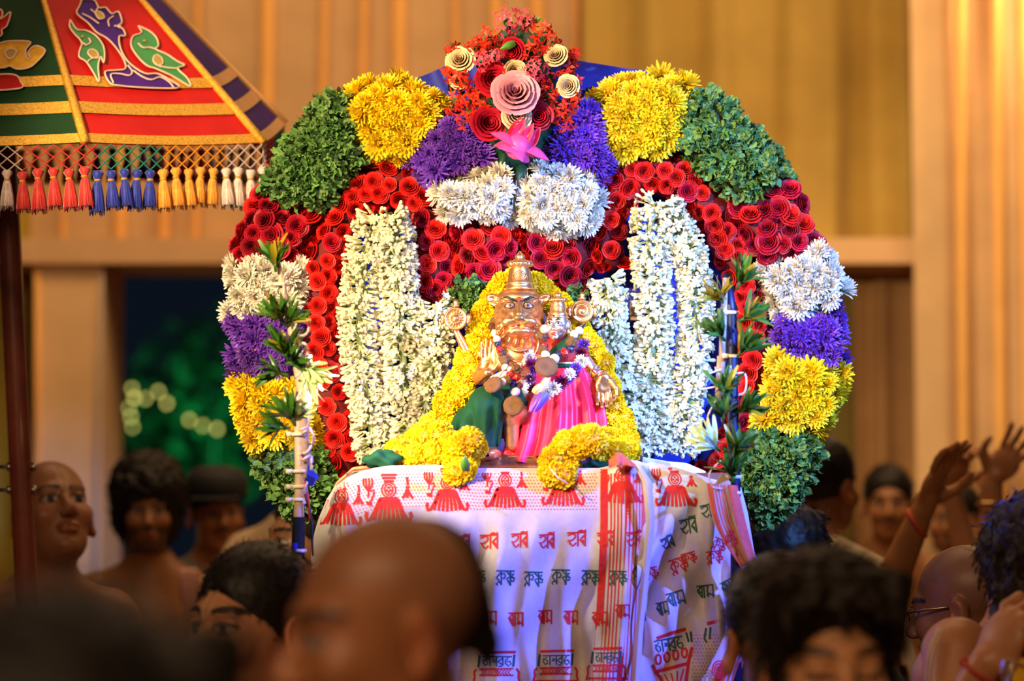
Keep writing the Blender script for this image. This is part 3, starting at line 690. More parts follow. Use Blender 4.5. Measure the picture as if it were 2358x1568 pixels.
leafy('leaf', bq, at(1215, 55, YC - .05), at(1246, 40, YC - .07), 9 * m, m_leaf); leafy('leaf', bq, at(1186, 98, YC - .1), at(1152, 112, YC - .11), 9 * m, m_leaf)
for a, b in (((1185, 70), (1160, 100)), ((1225, 80), (1250, 100)), ((1150, 215), (1110, 245)), ((1205, 380), (1195, 412)), ((1170, 330), (1150, 400)), ((1230, 310), (1240, 370)), ((1140, 240), (1165, 262))):
    leafy('leaf', bq, at(*a, YC - .02), at(*b, YC - .04), 13 * m, m_dleaf)
# a leafy foam core carries the bouquet
core = MB(); core.tube([at(1190, 395, YC + .02), at(1190, 300, YC + .0), at(1188, 200, YC), at(1186, 110, YC - .01), at(1185, 60, YC - .02)], [.03, .075, .085, .06, .02], 14); core.build('leaf_core', m_dleaf, bq)

# ------------------------------------------------------------------ marigold garlands
def marigolds(label, path, spacing, jit, size, Y0, Y1, seed, extra=(), group='marigold garlands around the idols'):
    r = random.Random(seed); P = smooth_path(path, 300)
    seg = np.cumsum([0] + [np.hypot(*(P[i + 1][:2] - P[i][:2])) for i in range(299)]); n = int(seg[-1] / spacing)
    pts = []
    for i in range(n + 1):
        k = min(int(np.searchsorted(seg, i / n * seg[-1])), 299); p = P[k]; s = i / n
        e = abs(s - .5) * 2
        for sd in ((-1, 1) if jit > 14 else (0,)):
            pts.append((p[0] + sd * jit * .7 + r.uniform(-6, 6), p[1] + r.uniform(-8, 8), Y0 + (Y1 - Y0) * e + r.uniform(-.01, .01), size * r.uniform(.88, 1.12)))
    t = thing('marigold_garland', at(P[-1][0], P[-1][1], Y1), label, 'garland', group)
    mb = MB(); mb.tube([at(p[0], p[1], Y0 + (Y1 - Y0) * abs(k / 299 - .5) * 2 + .01) for k, p in list(enumerate(P))[::15]], .006, 6); mb.build('string', SOC['garland_string'], t)
    for x, y, Y, s in pts + list(extra):
        put('marigold', MARI[r.randrange(3)], None, t, at(x, y, Y), facing((r.uniform(-.6, .6), -1, r.uniform(-.3, .6))), s * mpp(Y))
    return t
arch = marigolds('yellow marigold garland arching around both idols down to the cloth', [(945, 1040), (992, 1000), (1026, 945), (1056, 885), (1080, 828), (1102, 772), (1126, 716), (1154, 662), (1195, 640), (1245, 662), (1292, 715), (1335, 775), (1375, 845), (1400, 915), (1425, 985), (1445, 1035)], 25, 17, 27, 4.70, 4.60, 5)
mg = marigolds('short marigold cluster hanging over the cloth below the bronze foot', [(1078, 1012), (1060, 1040), (1066, 1085)], 24, 15, 32, 4.47, 4.42, 6, [(1040, 1020, 4.5, 30), (1098, 1030, 4.48, 28)])
leafy('leaf_stub', mg, at(1072, 1085, 4.385), at(1070, 1050, 4.37), .009, m_leaf)
mg = marigolds('larger marigold cluster hanging over the cloth below the pink skirt', [(1350, 1015), (1305, 1030), (1290, 1075), (1280, 1095)], 26, 16, 36, 4.45, 4.43, 7, [(1385, 1030, 4.5, 34), (1395, 1010, 4.54, 30), (1440, 1032, 4.53, 32), (1418, 1040, 4.5, 30), (1360, 1000, 4.5, 28)])
mb = MB(); mb.tube([at(1268, 1080, 4.37), at(1285, 1100, 4.36), at(1305, 1112, 4.36)], .0012, 5); mb.build('thread', mat('white_thread', (.8, .75, .65), .7), mg)
mg = marigolds('marigold heap on the cloth left of the green skirted leg', [(930, 1035), (965, 1020), (1000, 1010)], 30, 16, 34, 4.56, 4.55, 8, [(955, 1050, 4.5, 30), (995, 1045, 4.5, 30)])

# ------------------------------------------------------------------ the two idols
YI = 4.62; mi = mpp(YI)
m_brz = mat('polished_bronze', (.80, .42, .17), .36, .12, 90, metal=.9, bump=.12, bscale=160)
m_brzd = mat('bronze_pedestal', (.50, .24, .10), .35, .2, 60, metal=.85, bump=.25, bscale=110)
m_eyew = mat('painted_eye_white', (.85, .82, .75), .35); m_blk = mat('painted_black', (.008, .007, .007), .4); m_redp = mat('painted_red', (.6, .01, .015), .45)
m_iris = mat('painted_iris', (.55, .20, .16), .4)
class PxF(Field):
    """a field in hundredths of pixels around a pixel centre; y is depth (towards the viewer negative)"""
    def __init__(s, cx, cy, lo, hi, h):
        super().__init__(*[axis((lo[i], hi[i], h)) for i in range(3)]); s.cx, s.cy = cx, cy
    def build(s, name, m, parent, disp=None, col=None):
        V, Q = s.mesh()
        if disp is not None: V = disp(V)
        mb = MB(); b = at(s.cx, s.cy, YI)
        mb.v = (V * (100 * mi) + np.array(b)).tolist(); mb.f = [tuple(q) for q in Q.tolist()]; mb.c = [(1, 1, 1)] * len(V) if col is None else col(V)
        return mb.build(name, m, parent)
def PX(cx, cy, x, y, z):
    return at(cx, cy, YI) + Vector((x, y, z)) * (100 * mi)
def rotz(a): c, s = math.cos(a), math.sin(a); return [[c, -s, 0], [s, c, 0], [0, 0, 1]]
def roty(a): c, s = math.cos(a), math.sin(a); return [[c, 0, s], [0, 1, 0], [-s, 0, c]]
def rotx(a): c, s = math.cos(a), math.sin(a); return [[1, 0, 0], [0, c, -s], [0, s, c]]
idol = thing('lion_faced_idol', at(1195, 1075, YI), 'large seated bronze lion-faced idol with tall crown and raised palm', 'statue')
# face
f = PxF(1195, 715, (-.85, -.85, -1.05), (.85, .6, .75), .017)
f.ell((0, .05, 0), (.50, .45, .62), k=.05)
for s in (-1, 1):
    f.ell((s * .23, -.36, .22), (.21, .11, .06), rot=roty(-s * .35), k=.05); f.ell((s * .26, -.30, -.08), (.18, .16, .14), k=.08)
    f.ell((s * .2, -.54, -.28), (.21, .15, .13), k=.05)
    f.ell((s * .56, .0, .25), (.21, .07, .13), rot=roty(-s * .45), k=.03); f.ell((s * .58, -.09, .26), (.13, .06, .07), rot=roty(-s * .45), k=.02, sub=True)
    f.ell((s * .235, -.47, .09), (.12, .10, .08), k=.03, sub=True)
    for q in range(3): f.ell((s * (.38 + .07 * q), -.36 + .06 * q, -.36 - .1 * q), (.07, .07, .07), k=.02)
f.ell((0, -.42, -.15), (.36, .22, .2), k=.06); f.cone((0, -.38, .2), (0, -.62, -.14), .085, .11, k=.05); f.ell((0, -.69, -.22), (.13, .08, .075), k=.03)
f.ell((0, -.40, -.50), (.34, .22, .13), k=.05); f.ell((0, -.66, -.40), (.26, .08, .028), k=.02, sub=True)
f.ell((0, .0, -.52), (.60, .34, .46), k=.1); f.ell((0, .05, -.1), (.58, .30, .58), k=.1)
def mane(V):
    th = np.arctan2(V[:, 0], -V[:, 2] - .05); rr = np.hypot(V[:, 0], V[:, 2] + .1); w = np.clip((rr - .42) * 4, 0, 1) * (V[:, 2] < .2)
    V = V.copy(); V[:, 1] -= .045 * w * np.sin(26 * th + 6 * rr); V[:, 0] *= 1 + .04 * w * np.sin(26 * th); return V
f.build('face', m_brz, idol, mane)
for s in (-1, 1):
    mb = MB(); e = PX(1195, 715, s * .21, -.44, .09)
    mb.lathe([(.0, -.5), (.6, -.3), (1, 0), (.6, .3), (0, .5)], 16); eye = put('eye', mb.mesh('eye'), m_eyew, idol, e, facing((s * .25, -1, 0), PI / 2), (.070 * 100 * mi, .105 * 100 * mi, .05 * 100 * mi))
    for nm, r_, d_, mm in (('iris', .055, -.045, m_iris), ('pupil', .034, -.056, m_blk)):
        mb = MB(); mb.lathe([(1, 0), (.8, .15), (.0, .2)], 14); put(nm, mb.mesh(nm), mm, idol, PX(1195, 715, s * .203, -.445 + d_ * .7, .09), facing((s * .25, -1, 0)), r_ * 100 * mi)
    mb = MB(); mb.tube([PX(1195, 715, s * x, y, z) for x, y, z in ((.04, -.50, .17), (.13, -.50, .22), (.26, -.48, .275), (.42, -.40, .25))], [.02 * 100 * mi, .028 * 100 * mi, .03 * 100 * mi, .006 * 100 * mi], 6); mb.build('eyebrow', m_blk, idol)
    mb = MB(); mb.tube([PX(1195, 715, s * x, y, z) for x, y, z in ((.08, -.50, .05), (.15, -.51, .15), (.25, -.49, .155), (.34, -.42, .06), (.22, -.49, .02), (.08, -.50, .05))], .012 * 100 * mi, 5); mb.build('eyeliner', m_blk, idol)
mb = MB(); mb.lathe([(.0, -1), (.5, -.2), (.6, .3), (.0, .9)], 10); put('forehead_mark', mb.mesh('forehead_mark'), m_redp, idol, PX(1195, 715, 0, -.50, .20), None, (.07 * 100 * mi, .04 * 100 * mi, .09 * 100 * mi))
mb = MB(); mb.lathe([(.0, -.6), (.9, -.3), (1, .1), (.5, .5), (.0, .55)], 12); put('nose_tip', mb.mesh('nose_tip'), mat('dull_bronze', (.16, .12, .05), .5, metal=.6), idol, PX(1195, 715, 0, -.74, -.24), None, (.11 * 100 * mi, .06 * 100 * mi, .07 * 100 * mi))
# crown: fluted bands, pot and finial
def crown(parent, px, py, s, name='crown'):
    prof = [(.50, 0), (.53, .04), (.50, .10), (.46, .20), (.48, .23), (.46, .27), (.42, .32), (.40, .55), (.37, .72), (.37, .74), (.30, .77), (.30, .79), (.42, .83), (.465, .91), (.44, .98), (.31, 1.04), (.21, 1.06), (.18, 1.09), (.16, 1.10), (.19, 1.15), (.18, 1.21), (.09, 1.28), (.035, 1.36), (.0, 1.39)]
    rib = [0] * 12 + [.05, .06, .06, .05] + [0] * 8 + [18]
    mb = MB(); k = 100 * mi * s; mb.lathe([(r * k, z * k) for r, z in prof], 72, at(px, py, YI), rib); c = mb.build(name, m_brz, parent)
    for zz, rr, n_, br in ((.225, .49, 44, .018), (.02, .535, 40, .02)):   # beading
        b_ = MB()
        for i in range(n_):
            a = 2 * PI * i / n_; o = at(px, py, YI) + Vector((rr * math.cos(a), rr * math.sin(a), zz)) * k
            b_.lathe([(.0, -br * k), (br * k * .8, -br * k * .6), (br * k, 0), (br * k * .8, br * k * .6), (.0, br * k)], 6, o)
        b_.build('beading', m_brz, c)
    o = at(px, py, YI)
    for i in range(4):      # embossed arches on the front
        b_ = MB(); R_ = (.10 + .055 * i)
        b_.tube([o + Vector((R_ * math.cos(t), -(.43 - .06 * R_ * math.sin(t)) - .0 + abs(R_ * math.cos(t)) ** 2 * .9, .34 + R_ * 1.2 * math.sin(t))) * k for t in np.linspace(0, PI, 13)], .012 * k, 5); b_.build('embossed_arch', m_brz, c)
    return c
crown(idol, 1197, 668, .66 * 1.0); 
f = PxF(1195, 690, (-.62, -.45, -.2), (.62, .6, .35), .03); f.ell((0, .05, 0), (.53, .42, .3)); f.build('headband', m_brz, idol)
# body and arms
f = PxF(1195, 715, (-1.75, -1.2, -3.6), (1.75, .8, -.1), .034)
f.ell((0, .12, -1.1), (.66, .42, .5), k=.1); f.ell((0, .1, -1.9), (.56, .42, .6), k=.1); f.ell((0, .1, -2.5), (.8, .5, .35), k=.1)
f.cone((-.55, .15, -.85), (-.92, .05, -1.55), .2, .16, k=.08); f.cone((-.92, .05, -1.55), (-.72, -.45, -1.45), .15, .11, k=.05)
f.cone((.5, .15, -.9), (.95, -.1, -1.5), .2, .16, k=.08)
for s, ex, hz in ((-1, 1.46, -.45), (1, 1.45, -.35)):
    f.cone((s * .5, .3, -.9), (s * 1.15, .38, -1.05), .17, .13, k=.08); f.cone((s * 1.15, .38, -1.05), (s * ex, .3, hz), .13, .075, k=.05)
f.cone((-.2, -.1, -2.4), (-.75, -.7, -2.2), .34, .3, k=.1); f.cone((-.75, -.7, -2.2), (-.68, -.6, -3.2), .26, .16, k=.08)
f.ell((-.68, -.78, -3.30), (.25, .36, .15), rot=rotz(-.5), k=.06)
for q in range(5): f.ell((-.92 + .055 * q, -.92 - .055 * q, -3.33), (.05, .11, .055), rot=rotz(-.5), k=.015)
f.cone((.15, -.1, -2.4), (-.2, -.55, -2.4), .3, .26, k=.1); f.cone((-.2, -.55, -2.3), (-.15, -.5, -3.1), .22, .15, k=.06)
f.build('body', m_brz, idol)
for q, (w_, dz) in enumerate(((.32, -.95), (.45, -1.2), (.55, -1.45))):      # embossed necklaces
    mb = MB(); mb.tube([PX(1195, 715, w_ * math.cos(t), -.40 + .22 * abs(math.cos(t)) ** 2 - (.02 if q else -.02), -.72 + (dz + .72) * math.sin(t)) for t in np.linspace(0, PI, 21)], [(.022 + .010 * (i % 2)) * 100 * mi for i in range(21)], 6); mb.build('necklace', m_brz, idol)
mb = MB(); mb.lathe([(.0, -.13), (.07, -.05), (.09, .02), (.05, .1), (.0, .12)], 12); put('pendant', mb.mesh('pendant'), m_brz, idol, PX(1195, 715, .0, -.46, -1.28), None, 100 * mi)
def small_hand(parent, cx, cy, s, up=True, name='hand', curl=0., yaw=0.):
    """open palm, five fingers of unequal length"""
    f = PxF(cx, cy, (-.42, -.35, -.6), (.5, .3, .62), .0145)
    g = 1 if up else -1
    f.frame((0, 0, 0), np.array(rotz(yaw)) * s if False else rotz(yaw))
    f.ell((0, 0, 0), (.205, .085, .25), k=.03); f.cone((0, .03, -.2 * g), (0, .06, (-.5 if up else -.26) * g), .14, .13 if up else .09, k=.05)
    for x, L, a in ((-.145, .33, -.05), (-.05, .41, -.015), (.047, .38, .015), (.14, .30, .05)):
        b = (x, -.01, .17 * g); mdl = (x + a * .17, -.03 - curl * .1, (.17 + L * .5) * g); t = (x + a * .32, -.02 - curl * .35, (.17 + L * (1 - curl * .4)) * g)
        f.cone(b, mdl, .054, .048, k=.02); f.cone(mdl, t, .047, .036, k=.01)
    f.cone((.15, -.03, -.12 * g), (.27, -.09, .06 * g), .075, .058, k=.03); f.cone((.27, -.09, .06 * g), (.29, -.12, .22 * g), .052, .038, k=.012)
    f.ell((.0, -.11, -.02), (.10, .045, .10), k=.03, sub=True)
    return f.build(name, m_brz, parent)
small_hand(idol, 1125, 838, 1.)
mb = MB(); mb.lathe([(.165, -.05), (.19, -.03), (.19, .03), (.165, .05)], 20); put('bangle', mb.mesh('bangle'), m_brz, idol, PX(1125, 838, 0, .05, -.36), None, 100 * mi)
# discus and conch held by the rear hands
def emblem(px, py, spiral):
    o = at(px, py, YI) + Vector((0, .12 * 100 * mi, 0)); k = 100 * mi
    mb = MB(); mb.lathe([(.0, -.08), (.20, -.06), (.25, 0), (.235, .05), (.21, .055), (.19, .03), (.09, .055), (.07, .10), (.0, .12)], 36); d = put('conch_disc' if spiral else 'discus', mb.mesh('emblem'), m_brz, idol, o, facing((0, -1, 0), 0), 1.08 * k)
    for a in (PI / 2, PI, 0):
        b = MB(); c = o + Vector((math.cos(a), 0, math.sin(a))) * (.30 * k)
        if a == PI / 2: b.lathe([(.09, -.04), (.12, 0), (.06, .04), (.09, .09), (.06, .15), (.0, .19)], 12)
        else: b.lathe([(.03, -.16), (.09, -.1), (.05, -.02), (.09, .06), (.02, .15)], 10)
        put('flame_ornament', b.mesh('flame_ornament'), m_brz, idol, c, None, k * .8)
    b = MB()
    if spiral: b.tube([o + Vector(((.03 + .15 * t) * math.cos(9 * t + 1), -.07 - .03 * (1 - t), (.03 + .15 * t) * math.sin(9 * t + 1))) * k for t in np.linspace(0, 1, 40)], [(.02 + .03 * t) * k for t in np.linspace(0, 1, 40)], 6)
    else:
        for i in range(16):
            a = i * PI / 8; b.tube([o + Vector((.07 * math.cos(a), -.085, .07 * math.sin(a))) * k, o + Vector((.19 * math.cos(a + .15), -.05, .19 * math.sin(a + .15))) * k], .012 * k, 5)
    b.build('spiral_relief' if spiral else 'spoke_relief', m_brz, idol)
emblem(1049, 733, False); emblem(1341, 716, True)
# pedestal
mb = MB(); k = 100 * mi; o = PX(1195, 1078, .05, .1, 0)
V = []; prof = [(1.52, 0), (1.58, .03), (1.55, .07), (1.40, .10), (1.36, .2), (1.25, .28), (1.0, .31), (.0, .33)]; n = 64
for r_, z in prof:
    for j in range(n):
        a = 2 * PI * j / n; ca, sa = math.cos(a), math.sin(a); sq = (abs(ca) ** 4 + abs(sa) ** 4) ** -.25
        V.append(o + Vector((r_ * sq * ca, r_ * sq * sa * .62 - .05, z)) * k)
mb.add(V, [(i * n + j, i * n + (j + 1) % n, (i + 1) * n + (j + 1) % n, (i + 1) * n + j) for i in range(len(prof) - 1) for j in range(n)]); ped = mb.build('pedestal', m_brzd, idol)
for i in range(5):      # scrolls in relief along the front
    b = MB(); c0 = o + Vector((-.62 + .42 * i, -.90, .16)) * k; fl_ = 1 if i % 2 else -1
    b.tube([c0 + Vector((fl_ * (.24 - .2 * t) * math.cos(7 * t), .0 + .05 * t, (.12 - .1 * t) * math.sin(7 * t))) * k for t in np.linspace(0, 1, 28)], .018 * k, 5); b.build('scroll_relief', m_brzd, ped)
# green garment over the bent leg
m_gsilk = mat('green_silk', (.006, .060, .026), .75, .2, 30, spec=.2)
f = PxF(1195, 715, (-1.75, -1.5, -3.35), (.25, .6, -1.55), .032)
f.cone((-.15, -.1, -2.35), (-.72, -.72, -2.16), .46, .37, k=.12); f.cone((-.72, -.72, -2.2), (-.72, -.6, -3.0), .42, .27, k=.15); f.ell((-1.05, -.35, -2.65), (.44, .5, .48), k=.2); f.ell((-.3, -.2, -2.0), (.42, .4, .4), k=.1)
def pleat(V):
    V = V.copy(); th = np.arctan2(V[:, 1] + .4, V[:, 0] + .55); w = np.clip((-1.9 - V[:, 2]) * 1.2, 0, 1)
    d = .065 * w * np.sin(9 * th + 2.2 * V[:, 2]) + .035 * w * np.sin(17 * th - 3 * V[:, 2]); V[:, 0] += d * np.cos(th); V[:, 1] += d * np.sin(th); return V
f.build('green_garment', m_gsilk, idol, pleat)
mb = MB(); mb.grid(lambda u, v: PX(1195, 715, -.66 + 1.0 * u, -.55 + .1 * math.sin(3 * u), -1.62 + .52 * u + (v - .5) * .14), 14, 5); mb.build('white_sash', mat('white_sash_cloth', (.75, .68, .55), .7), idol)

# small idol
idol2 = thing('seated_goddess_idol', at(1290, 1060, YI), 'small silvery goddess idol with crown, green sash and pink skirt', 'statue')
m_slv = mat('pale_bronze', (.82, .58, .46), .34, .1, 90, metal=.88, bump=.08, bscale=160)
f = PxF(1283, 750, (-.5, -.6, -.75), (.5, .55, .55), .0145)
yaw = rotz(-.32); f.frame((0, -.2, 0), yaw)
f.ell((0, .0, .04), (.26, .26, .32), k=.03); f.ell((0, -.07, -.14), (.21, .19, .22), k=.06); f.ell((0, -.2, -.30), (.08, .07, .06), k=.05)
f.cone((0, -.24, .04), (0, -.31, -.10), .028, .045, k=.03)
for s in (-1, 1):
    f.ell((s * .045, -.27, -.11), (.03, .03, .025), k=.02); f.ell((s * .12, -.2, -.08), (.09, .07, .08), k=.05); f.ell((s * .11, -.26, .04), (.075, .05, .035), k=.02, sub=True); f.ell((s * .11, -.215, .035), (.07, .045, .035), k=.01)
    f.ell((s * .27, .03, -.02), (.05, .09, .13), k=.03); f.ell((s * .28, .0, -.17), (.05, .05, .06), k=.02)
f.ell((0, -.245, -.185), (.075, .05, .02), k=.015); f.ell((0, -.24, -.225), (.06, .05, .025), k=.015)
f.frame(); f.cone((0, -.15, -.3), (.05, -.05, -.65), .12, .15, k=.05)
f.build('face', m_slv, idol2)
Rz = Matrix(yaw)
def F2(x, y, z): return PX(1283, 750, *(Rz @ Vector((x, y, z)) + Vector((0, -.2, 0))))
for s in (-1, 1):
    mb = MB(); mb.lathe([(.0, -.5), (.7, -.3), (1, 0), (.7, .3), (0, .5)], 14); put('eye', mb.mesh('eye'), m_eyew, idol2, F2(s * .11, -.25, .035), facing(Rz @ Vector((s * .3, -1, 0)), PI / 2 + .1), (.03 * k, .066 * k, .03 * k))
    mb = MB(); mb.lathe([(1, 0), (.8, .2), (.0, .3)], 12); put('pupil', mb.mesh('pupil'), m_blk, idol2, F2(s * .105, -.268, .035), facing(Rz @ Vector((s * .25, -1, 0))), .026 * k)
    mb = MB(); mb.tube([F2(s * x, y, z) for x, y, z in ((.03, -.272, .10), (.10, -.265, .135), (.18, -.22, .115))], [.009 * k, .014 * k, .004 * k], 5); mb.build('eyebrow', m_blk, idol2)
    mb = MB(); mb.tube([F2(s * x, y, z) for x, y, z in ((.035, -.272, .04), (.10, -.278, .072), (.19, -.215, .03))], .007 * k, 5); mb.build('eyeliner', m_blk, idol2)
mb = MB(); mb.lathe([(.0, -.4), (1, -.1), (1, .1), (.0, .5)], 12); put('forehead_mark', mb.mesh('forehead_mark'), m_redp, idol2, F2(0, -.275, .20), facing(Rz @ Vector((0, -1, .2))), .032 * k)
mb = MB(); mb.lathe([(.0, -.5), (.8, -.25), (1, 0), (.8, .25), (.0, .5)], 12); put('lips', mb.mesh('lips'), m_redp, idol2, F2(0, -.29, -.205), facing(Rz @ Vector((0, -1, 0)), 0), (.06 * k, .028 * k, .02 * k))
YIs = YI; YI = 4.60; crown(idol2, 1285, 733, .46); YI = YIs
f = PxF(1290, 830, (-.75, -.75, -.75), (1.15, .6, .75), .028)
f.ell((0, -.05, .15), (.42, .28, .42), k=.08); f.ell((0, .0, -.3), (.45, .35, .4), k=.08)
f.cone((.35, .0, .38), (.68, -.1, -.08), .13, .10, k=.05); f.cone((.68, -.1, -.08), (.92, -.25, -.36), .095, .07, k=.03)
f.cone((-.35, .0, .35), (-.6, -.2, .0), .13, .1, k=.05); f.cone((-.6, -.2, 0), (-.25, -.5, .1), .09, .07, k=.04)
f.build('body', m_slv, idol2)
YIs = YI; YI = YI - .03; small_hand(idol2, 1391, 888, .8, up=False, curl=.5); YI = YIs
for q in range(2):
    mb = MB(); mb.lathe([(.085, -.03), (.11, -.015), (.11, .015), (.085, .03)], 16); put('bangle', mb.mesh('bangle'), m_slv, idol2, PX(1290, 830, .88 - .08 * q, -.23 + .05 * q, -.31 + .12 * q), Vector((0, 0, 1)).rotation_difference(Vector((.55, -.3, -.7))), k)
m_psilk = mat('pink_red_satin', (.92, .014, .06), .42, .08, 20, spec=.4)
m_rblouse = mat('red_blouse', (.45, .012, .01), .6)
f = PxF(1290, 830, (-.6, -.6, -.3), (.7, .5, .65), .03); f.ell((0, -.05, .18), (.45, .31, .42), k=.06); f.cone((.33, .0, .38), (.55, -.06, .1), .16, .14, k=.05); f.cone((-.33, .0, .36), (-.5, -.12, .1), .16, .14, k=.05); f.build('blouse', m_rblouse, idol2)
mb = MB()
def sash(u, v):
    p0, p1, p2 = Vector((.46, -.26, .60)), Vector((.12, -.62, .26)), Vector((-.38, -.46, -.04)); c = p0 * (1 - u) ** 2 + p1 * 2 * u * (1 - u) + p2 * u * u
    w = .27 + .08 * math.sin(PI * u); s = (v - .5) * 2
    return PX(1290, 830, c.x + s * w * .55, c.y - .06 * (1 - s * s) + .015 * math.sin(9 * v) - .03, c.z + s * w)
mb.grid(sash, 16, 10); mb.build('green_sash', m_gsilk, idol2)
mb = MB(); mb.tube([PX(1290, 830, x, y, -.13) for x, y in ((-.45, -.1), (-.25, -.34), (.05, -.42), (.3, -.32), (.5, -.05))], .045 * k, 8); mb.build('waistband', m_gsilk, idol2)
def skirt(u, v):
    a = 2 * PI * u; t = v
    lft = np.interp(t, (0, .25, .55, .8, 1), (1243, 1212, 1190, 1176, 1160)); rgt = np.interp(t, (0, .25, .55, .8, 1), (1342, 1366, 1384, 1390, 1386))
    cx = (lft + rgt) / 2; hw = (rgt - lft) / 2; ca, sa = math.cos(a), math.sin(a)
    bot = np.interp(ca, (-1, -.55, -.2, .3, 1), (1052, 1066, 1040, 1035, 1000)) if sa < 0 else 1010
    py = 838 + (bot - 838) * t
    pl = (math.sin(11 * a + 2.5 * math.sin(2 * a)) + .5 * math.sin(19 * a)) * (4 + 6 * t) * min(1, t * 4)
    x = cx + (hw + pl) * ca; d = (hw * .62 * (.5 + .5 * t) + 16 + pl * 1.3) * sa - 12 * t
    return at(x, py, YI) + Vector((0, d * mi, 0))
mb = MB(); mb.grid(skirt, 190, 30, closed=True); mb.build('pink_skirt', m_psilk, idol2)

# ------------------------------------------------------------------ fruit and flower strings worn by the idols
def lump_mesh(seed, r=(1, 1, 1), wr=.08, n=14, fr=4):
    q = random.Random(seed); mb = MB(); ph = [q.uniform(0, 6) for _ in range(4)]
    def fn(u, v):
        a, b = 2 * PI * u, PI * (v * .98 + .01); d = Vector((math.sin(b) * math.cos(a), math.sin(b) * math.sin(a), math.cos(b)))
        s = 1 + wr * (math.sin(fr * a + ph[0] + 3 * d.z) + .6 * math.sin(fr * 2 * d.z + ph[1] + a))
        return (d.x * r[0] * s, d.y * r[1] * s, d.z * r[2] * s)
    mb.grid(fn, n, 10, closed=True); return mb
def fig_mesh(seed):
    mb = MB(); mb.lathe([(.05, .10), (.25, .22), (.6, .30), (.9, .22), (1, 0), (.9, -.22), (.5, -.3), (.05, -.28)], 24, rib=[0, .03, .04, .04, .03, .03, .02, 0, 11]); return mb
m_fig = mat('dried_fig', (.22, .095, .02), .45, .3, 120, bump=.5, bscale=300); m_date = mat('dark_date', (.10, .025, .008), .3, .3, 100, bump=.4, coat=.3)
m_nut = mat('pale_cashew', (.90, .72, .50), .45, .12, 60); m_rai = mat('red_raisin', (.42, .012, .006), .28, .3, 80, coat=.4); m_blub = mat('blue_black_berry', (.02, .02, .06), .3, .3, 80, coat=.4)
PROT = {'fig': (fig_mesh, m_fig), 'date': (lambda s: lump_mesh(s, (.75, .75, 1), .07), m_date), 'cashew': (lambda s: lump_mesh(s, (.8, .75, 1.1), .02, fr=2), m_nut), 'raisin': (lambda s: lump_mesh(s, (.9, .85, 1), .09), m_rai), 'berry': (lambda s: lump_mesh(s, (.95, .95, .9), .05), m_blub), 'walnut': (lambda s: lump_mesh(s, (1, 1, .9), .14, 18, 5), m_fig)}
PM = {}
for nm, (fn, mm) in PROT.items(): me = fn(3).mesh(nm); me.materials.append(mm); PM[nm] = me
def string_of(label, items, Y, name='garland_of_dried_fruit'):
    t = thing(name, at(items[-1][1], items[-1][2], Y), label, 'garland')
    for it in items:
        nm, x, y, r_, d = it[:5]; me = PM[nm] if nm in PM else None
        nrm = it[5] if len(it) > 5 else (random.uniform(-.5, .5), -1, random.uniform(-.5, .5))
        if me is None: me = {'aster': AST[0], 'petal_tuft': MUM_W[0], 'red_petal_tuft': MUM_R[0]}[nm]
        put(nm, me, None, t, at(x, y, Y + d), facing(nrm), r_ * mpp(Y))
    mb = MB(); mb.tube([at(i[1], i[2], Y + i[4] + .004) for i in items], .0016, 5); mb.build('thread', SOC['white_thread'], t)
    return t
MUM_R = variants(mum_mesh, 'red_petal_tuft', mat('maroon_petals', (.22, .008, .05), .55, .2, 50, attr=True), (9,))
string_of('string of dates, figs and cashews around the neck of the lion-faced idol', [
    ('date', 1246, 742, 11, .02), ('walnut', 1140, 742, 12, .03), ('date', 1132, 752, 12, .02), ('cashew', 1139, 767, 11, .0), ('cashew', 1144, 781, 11, -.01), ('berry', 1147, 793, 10, -.01), ('raisin', 1151, 804, 10, -.015), ('date', 1157, 814, 11, -.02), ('walnut', 1162, 828, 13, -.02), ('cashew', 1163, 846, 11, -.03), ('fig', 1136, 886, 22, -.085, (-.45, -.8, .6)), ('cashew', 1158, 879, 11, -.07), ('walnut', 1168, 876, 10, -.07), ('raisin', 1176, 862, 11, -.05), ('walnut', 1186, 852, 14, -.045), ('raisin', 1189, 868, 12, -.05), ('cashew', 1176, 852, 10, -.045), ('berry', 1180, 882, 10, -.05), ('date', 1196, 888, 11, -.05), ('cashew', 1187, 902, 13, -.055), ('fig', 1182, 934, 24, -.065, (-.1, -1, .15))], 4.60)
string_of('string of cashews, berries and flowers around the small goddess idol', [
    ('cashew', 1254, 758, 13, -.02), ('walnut', 1247, 772, 12, -.01), ('date', 1252, 784, 11, -.01), ('raisin', 1254, 795, 10, -.015), ('walnut', 1251, 806, 12, -.02), ('cashew', 1256, 817, 13, -.05), ('cashew', 1277, 826, 14, -.06), ('berry', 1287, 815, 9, -.045), ('raisin', 1300, 811, 12, -.045), ('berry', 1313, 804, 10, -.04), ('walnut', 1316, 788, 13, -.035), ('cashew', 1322, 770, 13, -.03), ('cashew', 1334, 761, 12, -.02)], 4.56)
